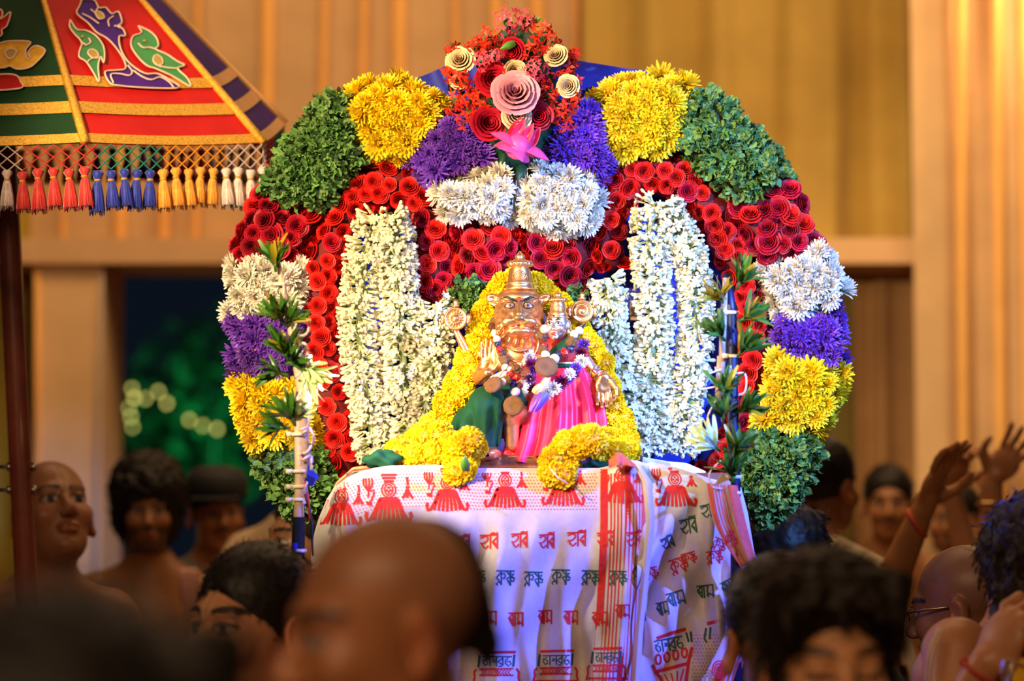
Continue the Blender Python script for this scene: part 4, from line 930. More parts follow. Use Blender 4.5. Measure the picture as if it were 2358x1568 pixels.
t = string_of('looped garland of purple asters, maroon petals and cream buds over the pink skirt', [
    ('aster', 1345, 795, 16, .0), ('red_petal_tuft', 1338, 812, 14, -.01), ('petal_tuft', 1338, 832, 15, -.02), ('aster', 1326, 848, 15, -.03), ('red_petal_tuft', 1322, 860, 12, -.03), ('petal_tuft', 1312, 862, 14, -.04), ('aster', 1312, 874, 13, -.04), ('red_petal_tuft', 1292, 880, 17, -.045), ('petal_tuft', 1276, 893, 17, -.05), ('petal_tuft', 1260, 905, 16, -.05), ('red_petal_tuft', 1226, 895, 14, -.045), ('aster', 1222, 872, 15, -.045), ('aster', 1228, 852, 14, -.04), ('red_petal_tuft', 1222, 838, 13, -.03), ('petal_tuft', 1218, 822, 14, -.02), ('aster', 1229, 836, 13, -.03)], 4.545, 'flower_garland')
put('fig', PM['fig'], None, t, at(1258, 845, 4.475), facing((.05, -1, .55)), 27 * mpp(4.5))
for a, b, w in (((1235, 908), (1268, 868), 9), ((1245, 900), (1262, 864), 8), ((1228, 905), (1248, 882), 8)): lotus_petal('cream_petal', t, at(*b, 4.47), w * mpp(4.5), .006, at(*a, 4.475), (1, .75, .3), (1, 1, 1), m_creamr)
lb = at(1240, 922, 4.475)
for i in range(6):
    a = i * PI / 3; e = Vector((-.012 + .006 * math.cos(a), .006 * math.sin(a) - .004, -.022))
    lotus_petal('bud_petal', t, lb + e, .008, .005, lb + Vector((.010 + .006 * math.cos(a), .006 * math.sin(a), .014)), (.2, .9, .5) if i % 2 else (.5, .5, .6), (.6, .3, .9), mat('lotus_bud_skin', (.42, .12, .38), .4, attr=True))
# ------------------------------------------------------------------ the carried table under the cloth
zt = at(1200, 1079, 4.62).z
table = thing('palanquin_table', (at(1230, 1079, 4.63).x, 4.63, 0), 'wooden carrying table under the printed cloth that bears the idols', 'table')
xl, xr = at(800, 1079, 4.5).x, at(1690, 1079, 4.5).x
mb = MB(); mb.box(((xl + xr) / 2, 4.63, zt - .03), ((xr - xl) / 2, .16, .022)); mb.build('deck', m_wood, table, smooth=False)
for x in (xl + .05, xr - .05):
    for y in (4.52, 4.74):
        mb = MB(); mb.box((x, y, (zt - .052) / 2), (.025, .025, (zt - .052) / 2)); mb.build('leg', m_wood, table, smooth=False)
for z in (zt - .10, .55):
    mb = MB(); mb.box(((xl + xr) / 2, 4.52, z), ((xr - xl) / 2 - .06, .015, .03)); mb.build('rail', m_wood, table, smooth=False)

# ------------------------------------------------------------------ printed cloths
m_cloth = mat('white_cotton', (.68, .62, .57), .85, .05, 90, sheen=.2, bump=.12, bscale=500)
m_pred = mat('red_weave', (.72, .018, .014), .8, .18, 120); m_pgrn = mat('green_weave', (.008, .11, .075), .8, .18, 120); m_porg = mat('coral_weave', (.80, .13, .06), .8, .12, 120)
TOP1 = ([716, 724, 735, 752, 770, 800, 830, 865, 900, 1000, 1100, 1380, 1420, 1440, 1470, 1492], [1275, 1225, 1190, 1150, 1122, 1100, 1087, 1078, 1073, 1071, 1079, 1079, 1070, 1060, 1062, 1070])
def Y1(u, py):
    r = min(max((py - 1165) / 330, 0), 1); q = math.sin(u / 33 + 1.3 * math.sin(u / 61 + 1) + py / 210)
    fold = .032 * r * q + .014 * r * math.sin(u / 12.5 + .9 * math.sin(py / 70) + 1) + .007 * min(1, r * 2) * math.sin((u * .8 + (py - 1100)) / 24 + 2)
    fold += .026 * r * (abs(((u + (py - 1200) * .18) % 118) / 59 - 1) - .5)
    side = max(0, (800 - u) / 70) ** 1.6 * .13
    edge = min(1, max(0, 1 - (py - np.interp(u, *TOP1)) / 16)); side += .03 * edge * edge
    return 4.425 + fold + side - .012 * r - .02 * math.exp(-((u - 1440) / 38) ** 2)
cloth = thing('printed_cloth', at(1110, 1560, 4.42), 'white cotton cloth with red border figures and red and green lettering on the table front', 'cloth')
mb = MB()
def c1(u, v):
    px = 716 + 776 * u - (22 * max(0, v - .2) if u > .9 else 0) * (u - .9) * 10; top = np.interp(px, *TOP1)
    if v < .1:
        e = Y1(px, top + 1); return at(px, top, 1).lerp(at(px, top, 1), 0) if False else Vector((at(px, top, e).x, e + (1 - v / .1) * .10, at(px, top, e).z + .001))
    py = top + (1650 - top) * (v - .1) / .9
    return at(px, py, Y1(px, py))
mb.grid(c1, 260, 130); mb.build('fabric', m_cloth, cloth)
def printer(Yf, parent, ok=None):
    def stroke(name, lines, w, m, eps=.0009, kind=None):
        mb = MB()
        for li, ln in enumerate(lines):
            pts = [np.array(p, float) for p in ln]; ww = w
            dense = [pts[0]]
            for a, b in zip(pts, pts[1:]):
                n = max(1, int(np.hypot(*(b - a)) / 5)); dense += [a + (b - a) * (i / n) for i in range(1, n + 1)]
            if ok: dense = [p for p in dense if ok(p[0], p[1])]
            if len(dense) < 2: continue
            V = []
            for i, p in enumerate(dense):
                t = dense[min(i + 1, len(dense) - 1)] - dense[max(i - 1, 0)]; l = np.hypot(*t) or 1; nx, ny = -t[1] / l * ww / 2, t[0] / l * ww / 2
                for s in (-1, 1):
                    x, y = p[0] + s * nx, p[1] + s * ny; V.append(at(x, y, Yf(x, y) - eps - .00005 * (li % 12)))
            mb.add(V, [(2 * i, 2 * i + 1, 2 * i + 3, 2 * i + 2) for i in range(len(dense) - 1)])
        return mb.build(name, m, parent, kind=kind) if mb.v else None
    return stroke
GLY = {
    'hari': [[(0, .2), (1, .15)], [(.04, .3), (.12, .36), (.17, .28), (.3, .24), (.43, .3), (.43, .45), (.32, .58), (.12, .68), (.03, .6)], [(.1, .68), (.2, .86), (.3, .95), (.42, .85), (.46, .76)], [(.57, .18), (.57, .97)], [(.57, .2), (.62, .08), (.77, .04), (.9, .11), (.98, 0)], [(.95, .17), (.95, .97)], [(.95, .28), (.68, .58), (.94, .92)], [(.78, .58), (.88, .74)]],
    'krishna': [[(0, .03), (1, .05)], [(.28, .04), (.28, .95)], [(.28, .1), (.03, .45), (.28, .9)], [(.3, .26), (.42, .16), (.51, .36), (.42, .56), (.36, .46)], [(.14, .74), (.02, .84), (.08, .97)], [(.56, .06), (.66, .2), (.92, .52)], [(.78, .05), (.78, .98)], [(.78, .42), (.57, .52), (.78, .95)], [(.8, .28), (.96, .22), (.86, .42), (1, .5), (.96, .7), (.82, .66)]],
    'ram': [[(0, .05), (1, .02)], [(.3, .04), (.3, .95)], [(.28, .08), (.02, .4), (.3, .92)], [(.13, .36), (.23, .6)], [(.42, .04), (.42, .98)], [(.56, .05), (.66, .2), (.60, .42), (.64, .66), (.56, .78), (.66, .86), (.70, .72), (.64, .64)], [(.66, .62), (.95, .80)], [(.95, .03), (.95, .98)]],
    'bhagavat': [[(0, .04), (1, .0)], [(.02, .3), (.05, .36), (.03, .6), (.1, .9), (.18, .8), (.17, .52), (.07, .38), (.16, .18)], [(.27, .03), (.27, .97)], [(.33, .52), (.38, .56), (.37, .3), (.44, .34), (.43, .6)], [(.5, .03), (.5, .97)], [(.7, .03), (.7, .9)], [(.7, .16), (.54, .5), (.7, .85)], [(.56, .97), (.68, .97)], [(.86, .04), (.86, .2), (.79, .32), (.78, .66), (.88, .92), (.98, .72), (.93, .46), (.85, .46), (.83, .58)]]}
def word(stroke, key, x0, y0, x1, y1, m, w_=4.4, rot=0, name='printed_word', clip=None):
    cx, cy = (x0 + x1) / 2, (y0 + y1) / 2; c, s = math.cos(rot), math.sin(rot); L = []
    for ln in GLY[key]:
        q = []
        for a, b in ln:
            X, Yy = (a - .5) * (x1 - x0), (b - .5) * (y1 - y0); X, Yy = X * c - Yy * s + cx, X * s + Yy * c + cy
            if clip is None or clip(X, Yy): q.append((X, Yy))
            elif len(q) > 1: L.append(q); q = []
            else: q = []
        if len(q) > 1: L.append(q)
    if L: stroke(name, L, w_ * .74, m)
st = printer(Y1, cloth, lambda x, y: y > np.interp(x, *TOP1) + 3 and x > 718)
# red stripe band near the right edge
def vline(x, w, y0=1090, y1=1640, bend=-20):
    return [(x + bend * max(0, (y - 1200) / 370) ** 1.3, y) for y in np.linspace(y0, y1, 40)]
for x, w, mm, y0 in ((1391, 17, m_pred, 1080), (1446, 13, m_pred, 1075), (1482, 9, m_porg, 1100)): st('stripe_band', [vline(x, w, y0)], w, mm, eps=.0006)
for x in (1407, 1415, 1423, 1431, 1459, 1466, 1473): st('thin_stripe', [vline(x, 3.4, 1090)], 3.4, m_pred if x < 1440 else m_porg, eps=.0006)
# rows of lettering
for a, b, dy in ((1045, 1083, 6), (1105, 1147, 3), (1177, 1215, 0), (1241, 1277, 2), (1306, 1350, -3), (1374, 1415, -2), (1443, 1482, -3)): word(st, 'hari', a, 1222 + dy, b, 1262 + dy, m_pred, 5)
for a, b, dy in ((1078, 1118, 0), (1143, 1185, 0), (1207, 1250, 3), (1270, 1313, -2), (1340, 1379, 0), (1403, 1443, 1)): word(st, 'krishna', a, 1313 + dy, b, 1349 + dy, m_pgrn, 4.6)
word(st, 'krishna', 1456, 1298, 1492, 1334, m_pgrn, 4.4, -.2, clip=lambda x, y: x < 1474)
for a, b, dy in ((1108, 1145, 0), (1171, 1206, 3), (1240, 1271, -2), (1299, 1331, -1), (1363, 1400, 2), (1417, 1451, -15)): word(st, 'ram', a, 1407 + dy, b, 1440 + dy, m_pred, 4.8)
for a, b, dy in ((1101, 1189, 3), (1240, 1323, 0), (1362, 1434, -6)):
    y = 1502 + dy; st('printed_frame', [[(a + 4, y - 2), (b - 1, y - 4)]], 6, m_pred); st('printed_frame', [[(a + 3, y + 4), (a, y + 32)]], 5, m_pgrn); st('printed_frame', [[(b - 4, y + 2), (b - 7, y + 30)]], 5, m_pgrn)
    word(st, 'bhagavat', a + 9, y + 7, b - 10, y + 30, m_pgrn, 4)
    st('printed_scroll', [[(a + 2, y + 36), (b - 6, y + 34)], [(a + 2, y + 50), (b - 6, y + 50)]] + [[(x, y + 36), (x + (7 if x < (a + b) / 2 else -7), y + 43), (x, y + 50)] for x in np.arange(a + 6, b - 8, 7)], 3.5, m_pred)
    st('printed_scroll', [[(a - 4, y + 36), (a - 9, y + 42), (a - 8, y + 54), (a - 12, y + 70)], [(b, y + 34), (b + 6, y + 42), (b + 5, y + 54), (b + 9, y + 70)], [(a - 8, y + 66), (b + 6, y + 66)], [(a - 6, y + 74), (b + 4, y + 74)]], 5, m_pred)
# border figures: a pleated skirt, a medallion, a vase and a bell
def figure(st, cx, y, s=1., lean=0., pre='figure'):
    L = []; T = lambda x, yy: (cx + x * s + lean * yy, y + yy * s)
    for i in range(7):
        q = i - 3; x0, x1 = q * 5.2, q * 10.5
        L.append([T(x0, 30), T(x0 * 1.35, 44), T(x1 * .9, 66), T(x1, 84 - abs(q) * 1.2)])
    st('printed_skirt', L, 6.4 * s, m_pred)
    for sd in (-1, 1): st('printed_curl', [[T(sd * 19, 34), T(sd * 31, 62), T(sd * 40, 78), T(sd * 47, 80), T(sd * 50, 70), T(sd * 47, 62)]], 7.5 * s, m_pred)
    st('printed_medallion', [[T(9 * math.cos(t), 14 + 12 * math.sin(t)) for t in np.linspace(0, 2 * PI, 17)], [T(15.5 * math.cos(t), 14 + 16.5 * math.sin(t)) for t in np.linspace(0, 2 * PI, 17)]], 3.2 * s, m_pred)
    st('printed_petal', [[T(a - 2.4, b), T(a + 2.4, b)] for a, b in ((0, 9), (-4, 15), (4, 15), (0, 20))], 5 * s, m_pred)
    for yy, hw in ((-5, 11), (-12, 15), (-19, 17)): st('printed_lattice', [[T(-hw, yy), T(-hw / 3, yy), T(hw / 3, yy), T(hw, yy)]], 5.2 * s, m_pred)
    st('printed_vase', [[T(-46 + sd * 9, -12), T(-46 + sd * 10, 2), T(-44 + sd * 2, 16)] for sd in (-1, -.4, .3, 1)] + [[T(-44, 16), T(-45, 30)], [T(-40, 18), T(-33, 14), T(-32, 22), T(-37, 34), T(-40, 42)], [T(-50, 40), T(-36, 44)], [T(-49, 44), T(-37, 48)]], 3.8 * s, m_pred)
    st('printed_bell', [[T(40, -14), T(42, 4)], [T(37, 8), T(45, 8)], [T(41, 12), T(36, 24), T(30, 33)], [T(41, 12), T(47, 24), T(53, 33)], [T(41, 20), T(41, 32)]], 5.5 * s, m_pred)
for cx, y, s, ln in ((787, 1130, .95, -.05), (895, 1113, 1.05, 0), (1030, 1098, .95, 0), (1163, 1093, .92, 0), (1297, 1085, .95, 0), (1432, 1080, .95, .03)): figure(st, cx, y, s, ln)
dots = []
for r_ in range(12):
    for c_ in range(96):
        x = 770 + c_ * 7.4 + (r_ % 2) * 3.5; y = np.interp(x, *TOP1) + 12 + r_ * 7.4
        if x < 1375 and y < 1183: dots.append([(x - 1.3, y - 1), (x + 1.3, y + 1)])
st('dot_pattern', dots, 2.0, m_pred, eps=.0006, kind='stuff')

# second cloth, hanging in diagonal folds on the right
TOP2 = ([1474, 1500, 1530, 1560, 1600, 1640, 1680, 1704, 1716, 1726, 1738, 1750], [1072, 1066, 1070, 1078, 1090, 1104, 1112, 1122, 1160, 1210, 1285, 1330])
def Y2(u, py):
    top = np.interp(u, *TOP2); r = min(max((py - 1110) / 200, 0), 1)
    # the big diagonal fold runs from the upper right knot to the lower left
    d = (u - 1612) + (py - 1112) * .62
    f1 = -.045 * r * math.exp(-(d / 26) ** 2) + .02 * r * math.tanh(d / 16)
    d2 = (u - 1622) - (py - 1112) * .10; f2 = -.03 * r * math.exp(-(d2 / 16) ** 2)
    f3 = .018 * r * math.sin(u / 21 + py / 44) + .006 * r * math.sin(u / 9 - py / 30)
    edge = min(1, max(0, 1 - (py - top) / 14))
    return 4.435 + f1 + f2 + f3 + .03 * edge * edge + max(0, (u - 1690) / 60) * .05
cloth2 = thing('lettered_cloth', at(1600, 1560, 4.43), 'second white cloth with green lettering gathered in diagonal folds at the right pole', 'cloth')
def right_edge(py): return np.interp(py, (1112, 1180, 1290, 1330, 1400, 1480, 1568, 1640), (1704, 1722, 1740, 1742, 1735, 1722, 1700, 1690))
mb = MB()
def c2(u, v):
    if v < .08:
        px = 1474 + 228 * u; top = np.interp(px, *TOP2); e = Y2(px, top + 1); p = at(px, top, e); return Vector((p.x, e + (1 - v / .08) * .12, p.z + .001))
    w = (v - .08) / .92; px0 = 1474 + 228 * u; top = np.interp(px0, *TOP2); py = top + (1650 - top) * w
    lft = 1474 - 16 * w; px = lft + (right_edge(py) - lft) * u
    return at(px, py, Y2(px, py))
mb.grid(c2, 130, 110); mb.build('fabric', m_cloth, cloth2)
st2 = printer(Y2, cloth2, lambda x, y: y > np.interp(x, *TOP2) + 3 and x < right_edge(y) - 2)
figure(st2, 1553, 1090, .92, .06)
word(st2, 'hari', 1565, 1188, 1604, 1230, m_pgrn, 4.6, -.15); word(st2, 'hari', 1613, 1155, 1652, 1192, m_pgrn, 4.6, -.2); word(st2, 'hari', 1522, 1232, 1552, 1264, m_pgrn, 4.2, -.35)
word(st2, 'krishna', 1543, 1284, 1584, 1322, m_pred, 4.8, -.35); word(st2, 'krishna', 1570, 1272, 1604, 1300, m_pred, 4.2, -.3); word(st2, 'krishna', 1482, 1306, 1516, 1336, m_pred, 4.2, -.2); word(st2, 'krishna', 1627, 1268, 1664, 1300, m_pred, 4.2, -.15); word(st2, 'krishna', 1640, 1240, 1672, 1272, m_pred, 4, .4)
word(st2, 'ram', 1605, 1347, 1644, 1378, m_pgrn, 4.6, -.08); word(st2, 'ram', 1536, 1362, 1578, 1396, m_pgrn, 4.8, -.25); word(st2, 'ram', 1512, 1386, 1540, 1418, m_pgrn, 4.2, -.2); word(st2, 'ram', 1662, 1335, 1694, 1368, m_pgrn, 4.2, -.45); word(st2, 'ram', 1470, 1402, 1486, 1430, m_pgrn, 3.6)
word(st2, 'bhagavat', 1508, 1470, 1574, 1500, m_pgrn, 4.6, -.17)
st2('printed_frame', [[(1512, 1470), (1545, 1458), (1580, 1448)]], 8, m_pred); [st2('printed_frame', [q], 5, m_pgrn) for q in ([(1580, 1456), (1586, 1478)], [(1590, 1454), (1593, 1478)], [(1626, 1446), (1622, 1470), (1628, 1480)], [(1636, 1444), (1634, 1472)])]
st2('printed_frame', [[(1628, 1436), (1662, 1428)]], 8, m_pred)
st2('printed_vase', [[(1516 + 20 * i + 6 * math.cos(t), 1518 - 5 * i + 11 * math.sin(t)) for t in np.linspace(0, 2 * PI, 13)] for i in range(4)], 5, m_pred)
st2('printed_vase', [[(1503, 1530), (1510, 1548), (1522, 1562), (1532, 1600)], [(1594, 1490), (1586, 1520), (1582, 1550), (1576, 1600)], [(1506, 1548), (1582, 1528)]], 8, m_pred)
st2('printed_vase', [[(1530, 1552), (1550, 1590)], [(1545, 1550), (1556, 1590)], [(1574, 1540), (1560, 1590)], [(1560, 1545), (1558, 1590)]], 3.5, m_pred)
dots = [[(x - 1.2, y - .8), (x + 1.2, y + .8)] for y in np.arange(1462, 1600, 8) for x in np.arange(1592 + (y % 16) / 2, 1660, 8)]
st2('dot_pattern', dots, 2.0, m_pred, eps=.0006, kind='stuff')
# the two gathered fold tails in front of it, as layers with their own stripes
def tail(name, L, R, y0, y1, Y, parent, m=m_cloth, n=30, fold=.012):
    """a layer of the cloth between two edges given as pixel paths"""
    Lp, Rp = smooth_path(L, n), smooth_path(R, n); mb = MB()
    Yf = lambda u, v: Y - fold * math.sin(PI * u) - .5 * fold * math.sin(3 * PI * u + 2 * v)
    def fn(u, v):
        k = min(int(v * (n - 1) + .5), n - 1); p = Lp[k] * (1 - u) + Rp[k] * u; return at(p[0], p[1], Yf(u, v))
    mb.grid(fn, 14, n); o = mb.build(name, m, parent)
    def strip(nm, ua, ub, mm):
        b = MB()
        def f2(u, v):
            k = min(int(v * (n - 1) + .5), n - 1); uu = ua + (ub - ua) * u; p = Lp[k] * (1 - uu) + Rp[k] * uu; return at(p[0], p[1], Yf(uu, v) - .0018)
        b.grid(f2, 5, n); b.build(nm, mm, o)
    return o, strip
o, strip = tail('striped_fold', [(1626, 1112), (1640, 1190), (1668, 1250), (1706, 1306)], [(1700, 1118), (1716, 1190), (1734, 1260), (1744, 1292)], 0, 0, 4.385, cloth2)
strip('stripe_band', .02, .20, m_porg); strip('stripe_band', .66, .98, m_porg)
for a in (.26, .35, .44, .53): strip('thin_stripe', a, a + .045, m_porg)
def Yt(u, y): return 4.374
stt = printer(Yt, o); word(stt, 'krishna', 1672, 1222, 1702, 1256, m_pred, 4, .3)
o, strip = tail('border_flap', [(1722, 1300), (1694, 1390), (1660, 1480), (1606, 1590)], [(1748, 1300), (1738, 1400), (1722, 1490), (1690, 1600)], 0, 0, 4.385, cloth2)
strip('stripe_band', .30, .62, m_porg); strip('thin_stripe', .68, .74, m_porg); strip('thin_stripe', .8, .86, m_porg); strip('stripe_band', .9, 1., m_porg)
stf = printer(lambda u, y: 4.366, o); word(stf, 'bhagavat', 1684, 1390, 1724, 1416, m_pgrn, 4.4, -.05)
stf('printed_frame', [[(1690, 1380), (1722, 1376)]], 7, m_pred); stf('printed_petal', [[(1690 + 6 * math.cos(t), 1434 + 10 * math.sin(t)) for t in np.linspace(0, 2 * PI, 12)]], 5, m_pred)
stf('printed_medallion', [[(1656 + a * math.cos(t), 1542 + a * 1.25 * math.sin(t)) for t in np.linspace(0, 2 * PI, 16)] for a in (6, 11, 16)], 4, m_pred)
# white selvedge that hangs between the two cloths
mb = MB()
def sel(u, v):
    y = 1062 + 590 * v; x = np.interp(y, (1062, 1110, 1200, 1340, 1450, 1600), (1462, 1490, 1498, 1484, 1472, 1462)); w = np.interp(y, (1062, 1110, 1300, 1600), (10, 17, 14, 15))
    return at(x + (u - .5) * w * 1.3, y, 4.388 - .008 * math.sin(PI * u) + (.03 if v < .02 else 0))
mb.grid(sel, 7, 50); mb.build('selvedge', m_cloth, cloth)
# gathered red bundle where the cloth is bunched up
mb = MB()
def bun(u, v):
    a = PI * u; r_ = (26 + 10 * math.sin(v * 5)) * (1 - .5 * (v - .4) ** 2); x = 1402 + 62 * v; y = 1078 - 8 * math.sin(PI * v)
    return at(x, y - r_ * .75 * math.sin(a) * (1 + .08 * math.sin(9 * a)), 4.42 + .05 * math.cos(a) + .006 * math.sin(14 * v))
mb.grid(bun, 22, 18); bo = mb.build('gathered_bundle', m_porg, cloth)
# striped cloth bundle behind the table edge on the left, pale one on the right, green leaves
t = thing('folded_striped_cloth', at(800, 1090, 4.62), 'orange striped folded cloth bulging behind the left corner of the printed cloth', 'cloth')
mb = MB(); mb.grid(lambda u, v: at(735 + 130 * v, np.interp(v, (0, .3, .6, 1), (1190, 1110, 1075, 1070)) + 60 * u, 4.64 - .07 * math.sin(PI * min(1, u + .15)) + .004 * math.sin(20 * v)), 12, 30); ft = mb.build('fabric', mat('orange_cotton', (.72, .42, .2), .85, .1, 60), t)
for k_, (uu, mm) in enumerate(((.10, m_porg), (.2, m_pgrn), (.28, m_porg), (.42, m_porg))):
    mb = MB(); mb.grid(lambda u, v: at(735 + 130 * v, np.interp(v, (0, .3, .6, 1), (1190, 1110, 1075, 1070)) + 60 * (uu + .04 * u), 4.637 - .07 * math.sin(PI * min(1, uu + .04 * u + .15)) + .004 * math.sin(20 * v)), 4, 30); mb.build('woven_stripe', mm, ft)
t = thing('folded_pale_cloth', at(1560, 1090, 4.66), 'pale blue lit folded cloth behind the right part of the printed cloth', 'cloth')
mb = MB(); mb.grid(lambda u, v: at(1480 + 145 * v, np.interp(v, (0, .4, .7, 1), (1052, 1062, 1066, 1085)) + 50 * u, 4.66 - .06 * math.sin(PI * min(1, u + .1)) + .004 * math.sin(17 * v)), 12, 30); mb.build('fabric', m_cloth, t)
for px, py, dx, dy, lab in ((880, 1058, 40, 18, 'dark green crumpled cloth on the left of the marigold heap'), (1372, 1072, 26, 12, 'dark teal crumpled cloth between the right marigold clusters')):
    mb = MB(); r = random.Random(px)
    def cr(u, v):
        a, b = 2 * PI * u, PI * v; q = 1 + .22 * math.sin(3 * a + 2 * b) + .15 * math.sin(5 * a - 3 * b + 1)
        return at(px + dx * q * math.sin(b) * math.cos(a), py - dy * q * math.cos(b), 4.50 + .03 * q * math.sin(b) * math.sin(a))
    mb.grid(cr, 26, 14, closed=True); mb.build('crumpled_cloth', m_gsilk, None, label=lab, cat='cloth')

# ------------------------------------------------------------------ ceremonial umbrella
YU = 5.3
m_gold = mat('gold_braid', (.82, .43, .05), .38, .35, 260, metal=.55, bump=.6, bscale=500)
m_ured = mat('red_satin', (.52, .010, .009), .65, .1, 14, spec=.2); m_ugrn = mat('bottle_green_satin', (.010, .045, .014), .65, .15, 14, spec=.2); m_upur = mat('violet_satin', (.06, .012, .22), .65, .15, 14, spec=.2); m_upch = mat('peach_satin', (.9, .48, .18), .5, .08, 14)
m_uline = mat('pale_cord', (.85, .58, .44), .7); m_ubird = mat('emerald_satin', (.01, .24, .05), .4, .15, 30); m_uyel = mat('yellow_satin', (.80, .42, .03), .4, .2, 60); m_uochre = mat('ochre_satin', (.45, .30, .05), .5)
um = thing('ceremonial_umbrella', (at(62, 1380, YU).x, YU, 0), 'large ceremonial umbrella with embroidered red and green panels, net fringe and tassels', 'umbrella')
apex = at(-20, -400, YU); RU = .535
ang = [math.radians(a) for a in (-29, 16, 61, 106, 151, 196, 241, 286)]      # from the viewer's direction, clockwise seen from below
pyv = {16: 330, 61: 331, 106: 288, 151: 292, -29: 336, 196: 300, 241: 310, 286: 322}
def rimpt(a):
    y = YU - RU * math.cos(a)
    d = round(math.degrees(a)); py = pyv.get(d); pxv = {16: 195, 61: 605, 106: 655, 151: 330, 196: -160, 241: -560, 286: -600, -29: -300}; x = at(pxv[d], 330, y).x
    if py is None:
        ds = sorted(pyv); py = np.interp(((d + 180) % 360) - 180, *zip(*sorted(((((q + 180) % 360) - 180), pyv[q]) for q in pyv)))
    u = (0); c, s = math.cos(PITCH), math.sin(PITCH); v = (784 - py) / FPX; k = y / (c - v * s)
    return Vector((x, y, CAM.z + k * (s + v * c)))
rim = [rimpt(a) for a in ang]
def panel_pt(i, u, f, out=0.):
    """u along the rim from vertex i to i+1, f up to the apex"""
    a, b = rim[i], rim[(i + 1) % 8]; e = a.lerp(b, u) + Vector((0, 0, -.004 * math.sin(PI * u) * (1 - f)))
    p = e.lerp(apex, f); n = ((b - a).cross(apex - a)).normalized(); ctr = Vector((apex.x, YU, p.z))
    if n.dot(p - ctr) < 0: n = -n
    return p + n * (out - .002 * math.sin(PI * u) * (1 - f))
pm = {0: m_ugrn, 1: m_ured, 2: m_upur, 3: m_ugrn, 4: m_ured, 5: m_upur, 6: m_ugrn, 7: m_ured}
for i in range(8):
    mb = MB(); mb.grid(lambda u, v: panel_pt(i, u, v * .99), 12, 14); pn = mb.build('canopy_panel', pm[i], um)
    for f0, f1, nm in ((.0, .026, 'hem_braid'), (.085, .118, 'braid_band'), (.165, .195, 'braid_band')):
        mb = MB(); mb.grid(lambda u, v: panel_pt(i, u, f0 + (f1 - f0) * v, .004), 16, 4); mb.build(nm, m_gold if i != 2 else m_upch, um)
    mb = MB(); mb.tube([panel_pt(i, 0, f, .003) for f in np.linspace(0, .98, 14)], [.010 * (1 - .7 * q) for q in np.linspace(0, 1, 14)], 6); mb.build('rib_braid', m_gold if i != 3 else m_upch, um)
    b2 = MB(); b2.tube([panel_pt(i, 0, f, -.012) for f in np.linspace(0, .98, 10)], .005, 6); b2.build('rib', m_wood, um)
# embroidery: birds, a plant and scrolls on the front panels
def on_panel(i, px, py, out):
    a, b = rim[i], rim[(i + 1) % 8]; n = (b - a).cross(apex - a).normalized()
    d = at(px, py, 1.) - CAM; t_ = (a - CAM).dot(n) / d.dot(n); p = CAM + d * t_
    if n.y > 0: n = -n
    return p + n * out
def patch(i, outline, m, name, out=.003):
    pts = [Vector(p) for p in smooth_path(outline + [outline[0]], len(outline) * 5)[:-1]]; k = len(pts)
    vs_, e_, fs_, *_ = geometry.delaunay_2d_cdt([Vector((p[0], p[1])) for p in pts], [(q, (q + 1) % k) for q in range(k)], [list(range(k))], 1, 1e-4)
    mb = MB(); mb.add([on_panel(i, v.x, v.y, out) for v in vs_], [tuple(f) for f in fs_]); o = mb.build(name, m, um)
    cord(i, outline + [outline[0]], o); return o
def cord(i, line, par, w=.0019):
    mb = MB(); mb.tube([on_panel(i, p[0], p[1], .005) for p in smooth_path(line, max(8, len(line) * 5))], w, 6); mb.build('cord_outline', m_uline, par)
def Zp(L, sx=5.126, sy=5.126): return [(x / sx, y / sy) for x, y in L]
bird1 = Zp([(820, 255), (815, 340), (880, 430), (930, 480), (960, 540), (940, 590), (925, 690), (1010, 750), (1090, 870), (1160, 985), (1150, 800), (1180, 690), (1215, 760), (1225, 640), (1200, 540), (1120, 440), (1010, 380), (900, 365)])
bird2 = Zp([(1625, 325), (1660, 405), (1560, 450), (1540, 560), (1610, 680), (1720, 790), (1830, 830), (1990, 900), (2100, 960), (2240, 1040), (2200, 940), (2090, 830), (2170, 790), (2080, 740), (1960, 660), (1830, 600), (1860, 560), (1840, 470), (1760, 390)])
stem = Zp([(960, 10), (930, 90), (900, 180), (1030, 290), (1130, 400), (1250, 470), (1350, 570), (1450, 720), (1470, 830), (1350, 850), (1230, 870), (1290, 1000), (1400, 1030), (1700, 1055), (2100, 1055), (1990, 960), (1850, 890), (1720, 890), (1600, 830), (1480, 720), (1410, 580), (1400, 450), (1470, 440), (1440, 360), (1380, 330), (1430, 280), (1390, 160), (1310, 180), (1240, 110), (1160, 110), (1100, 20)])
sp = patch(1, stem, m_upur, 'embroidered_plant')
for L in ([(1160, 300), (1060, 230), (960, 180)], [(1280, 330), (1270, 260), (1330, 210)], [(1340, 325), (1420, 330)], [(1500, 790), (1550, 860), (1520, 910), (1400, 890), (1300, 900), (1330, 1000)], [(1560, 850), (1680, 930), (1780, 960), (1880, 930), (1980, 980), (2040, 1050)], [(1150, 110), (1110, 160), (1060, 130)]): cord(1, Zp(L), sp)
patch(1, Zp([(1110, 170), (1160, 240), (1220, 230), (1200, 180), (1150, 155)]), m_uochre, 'embroidered_seed', .006)
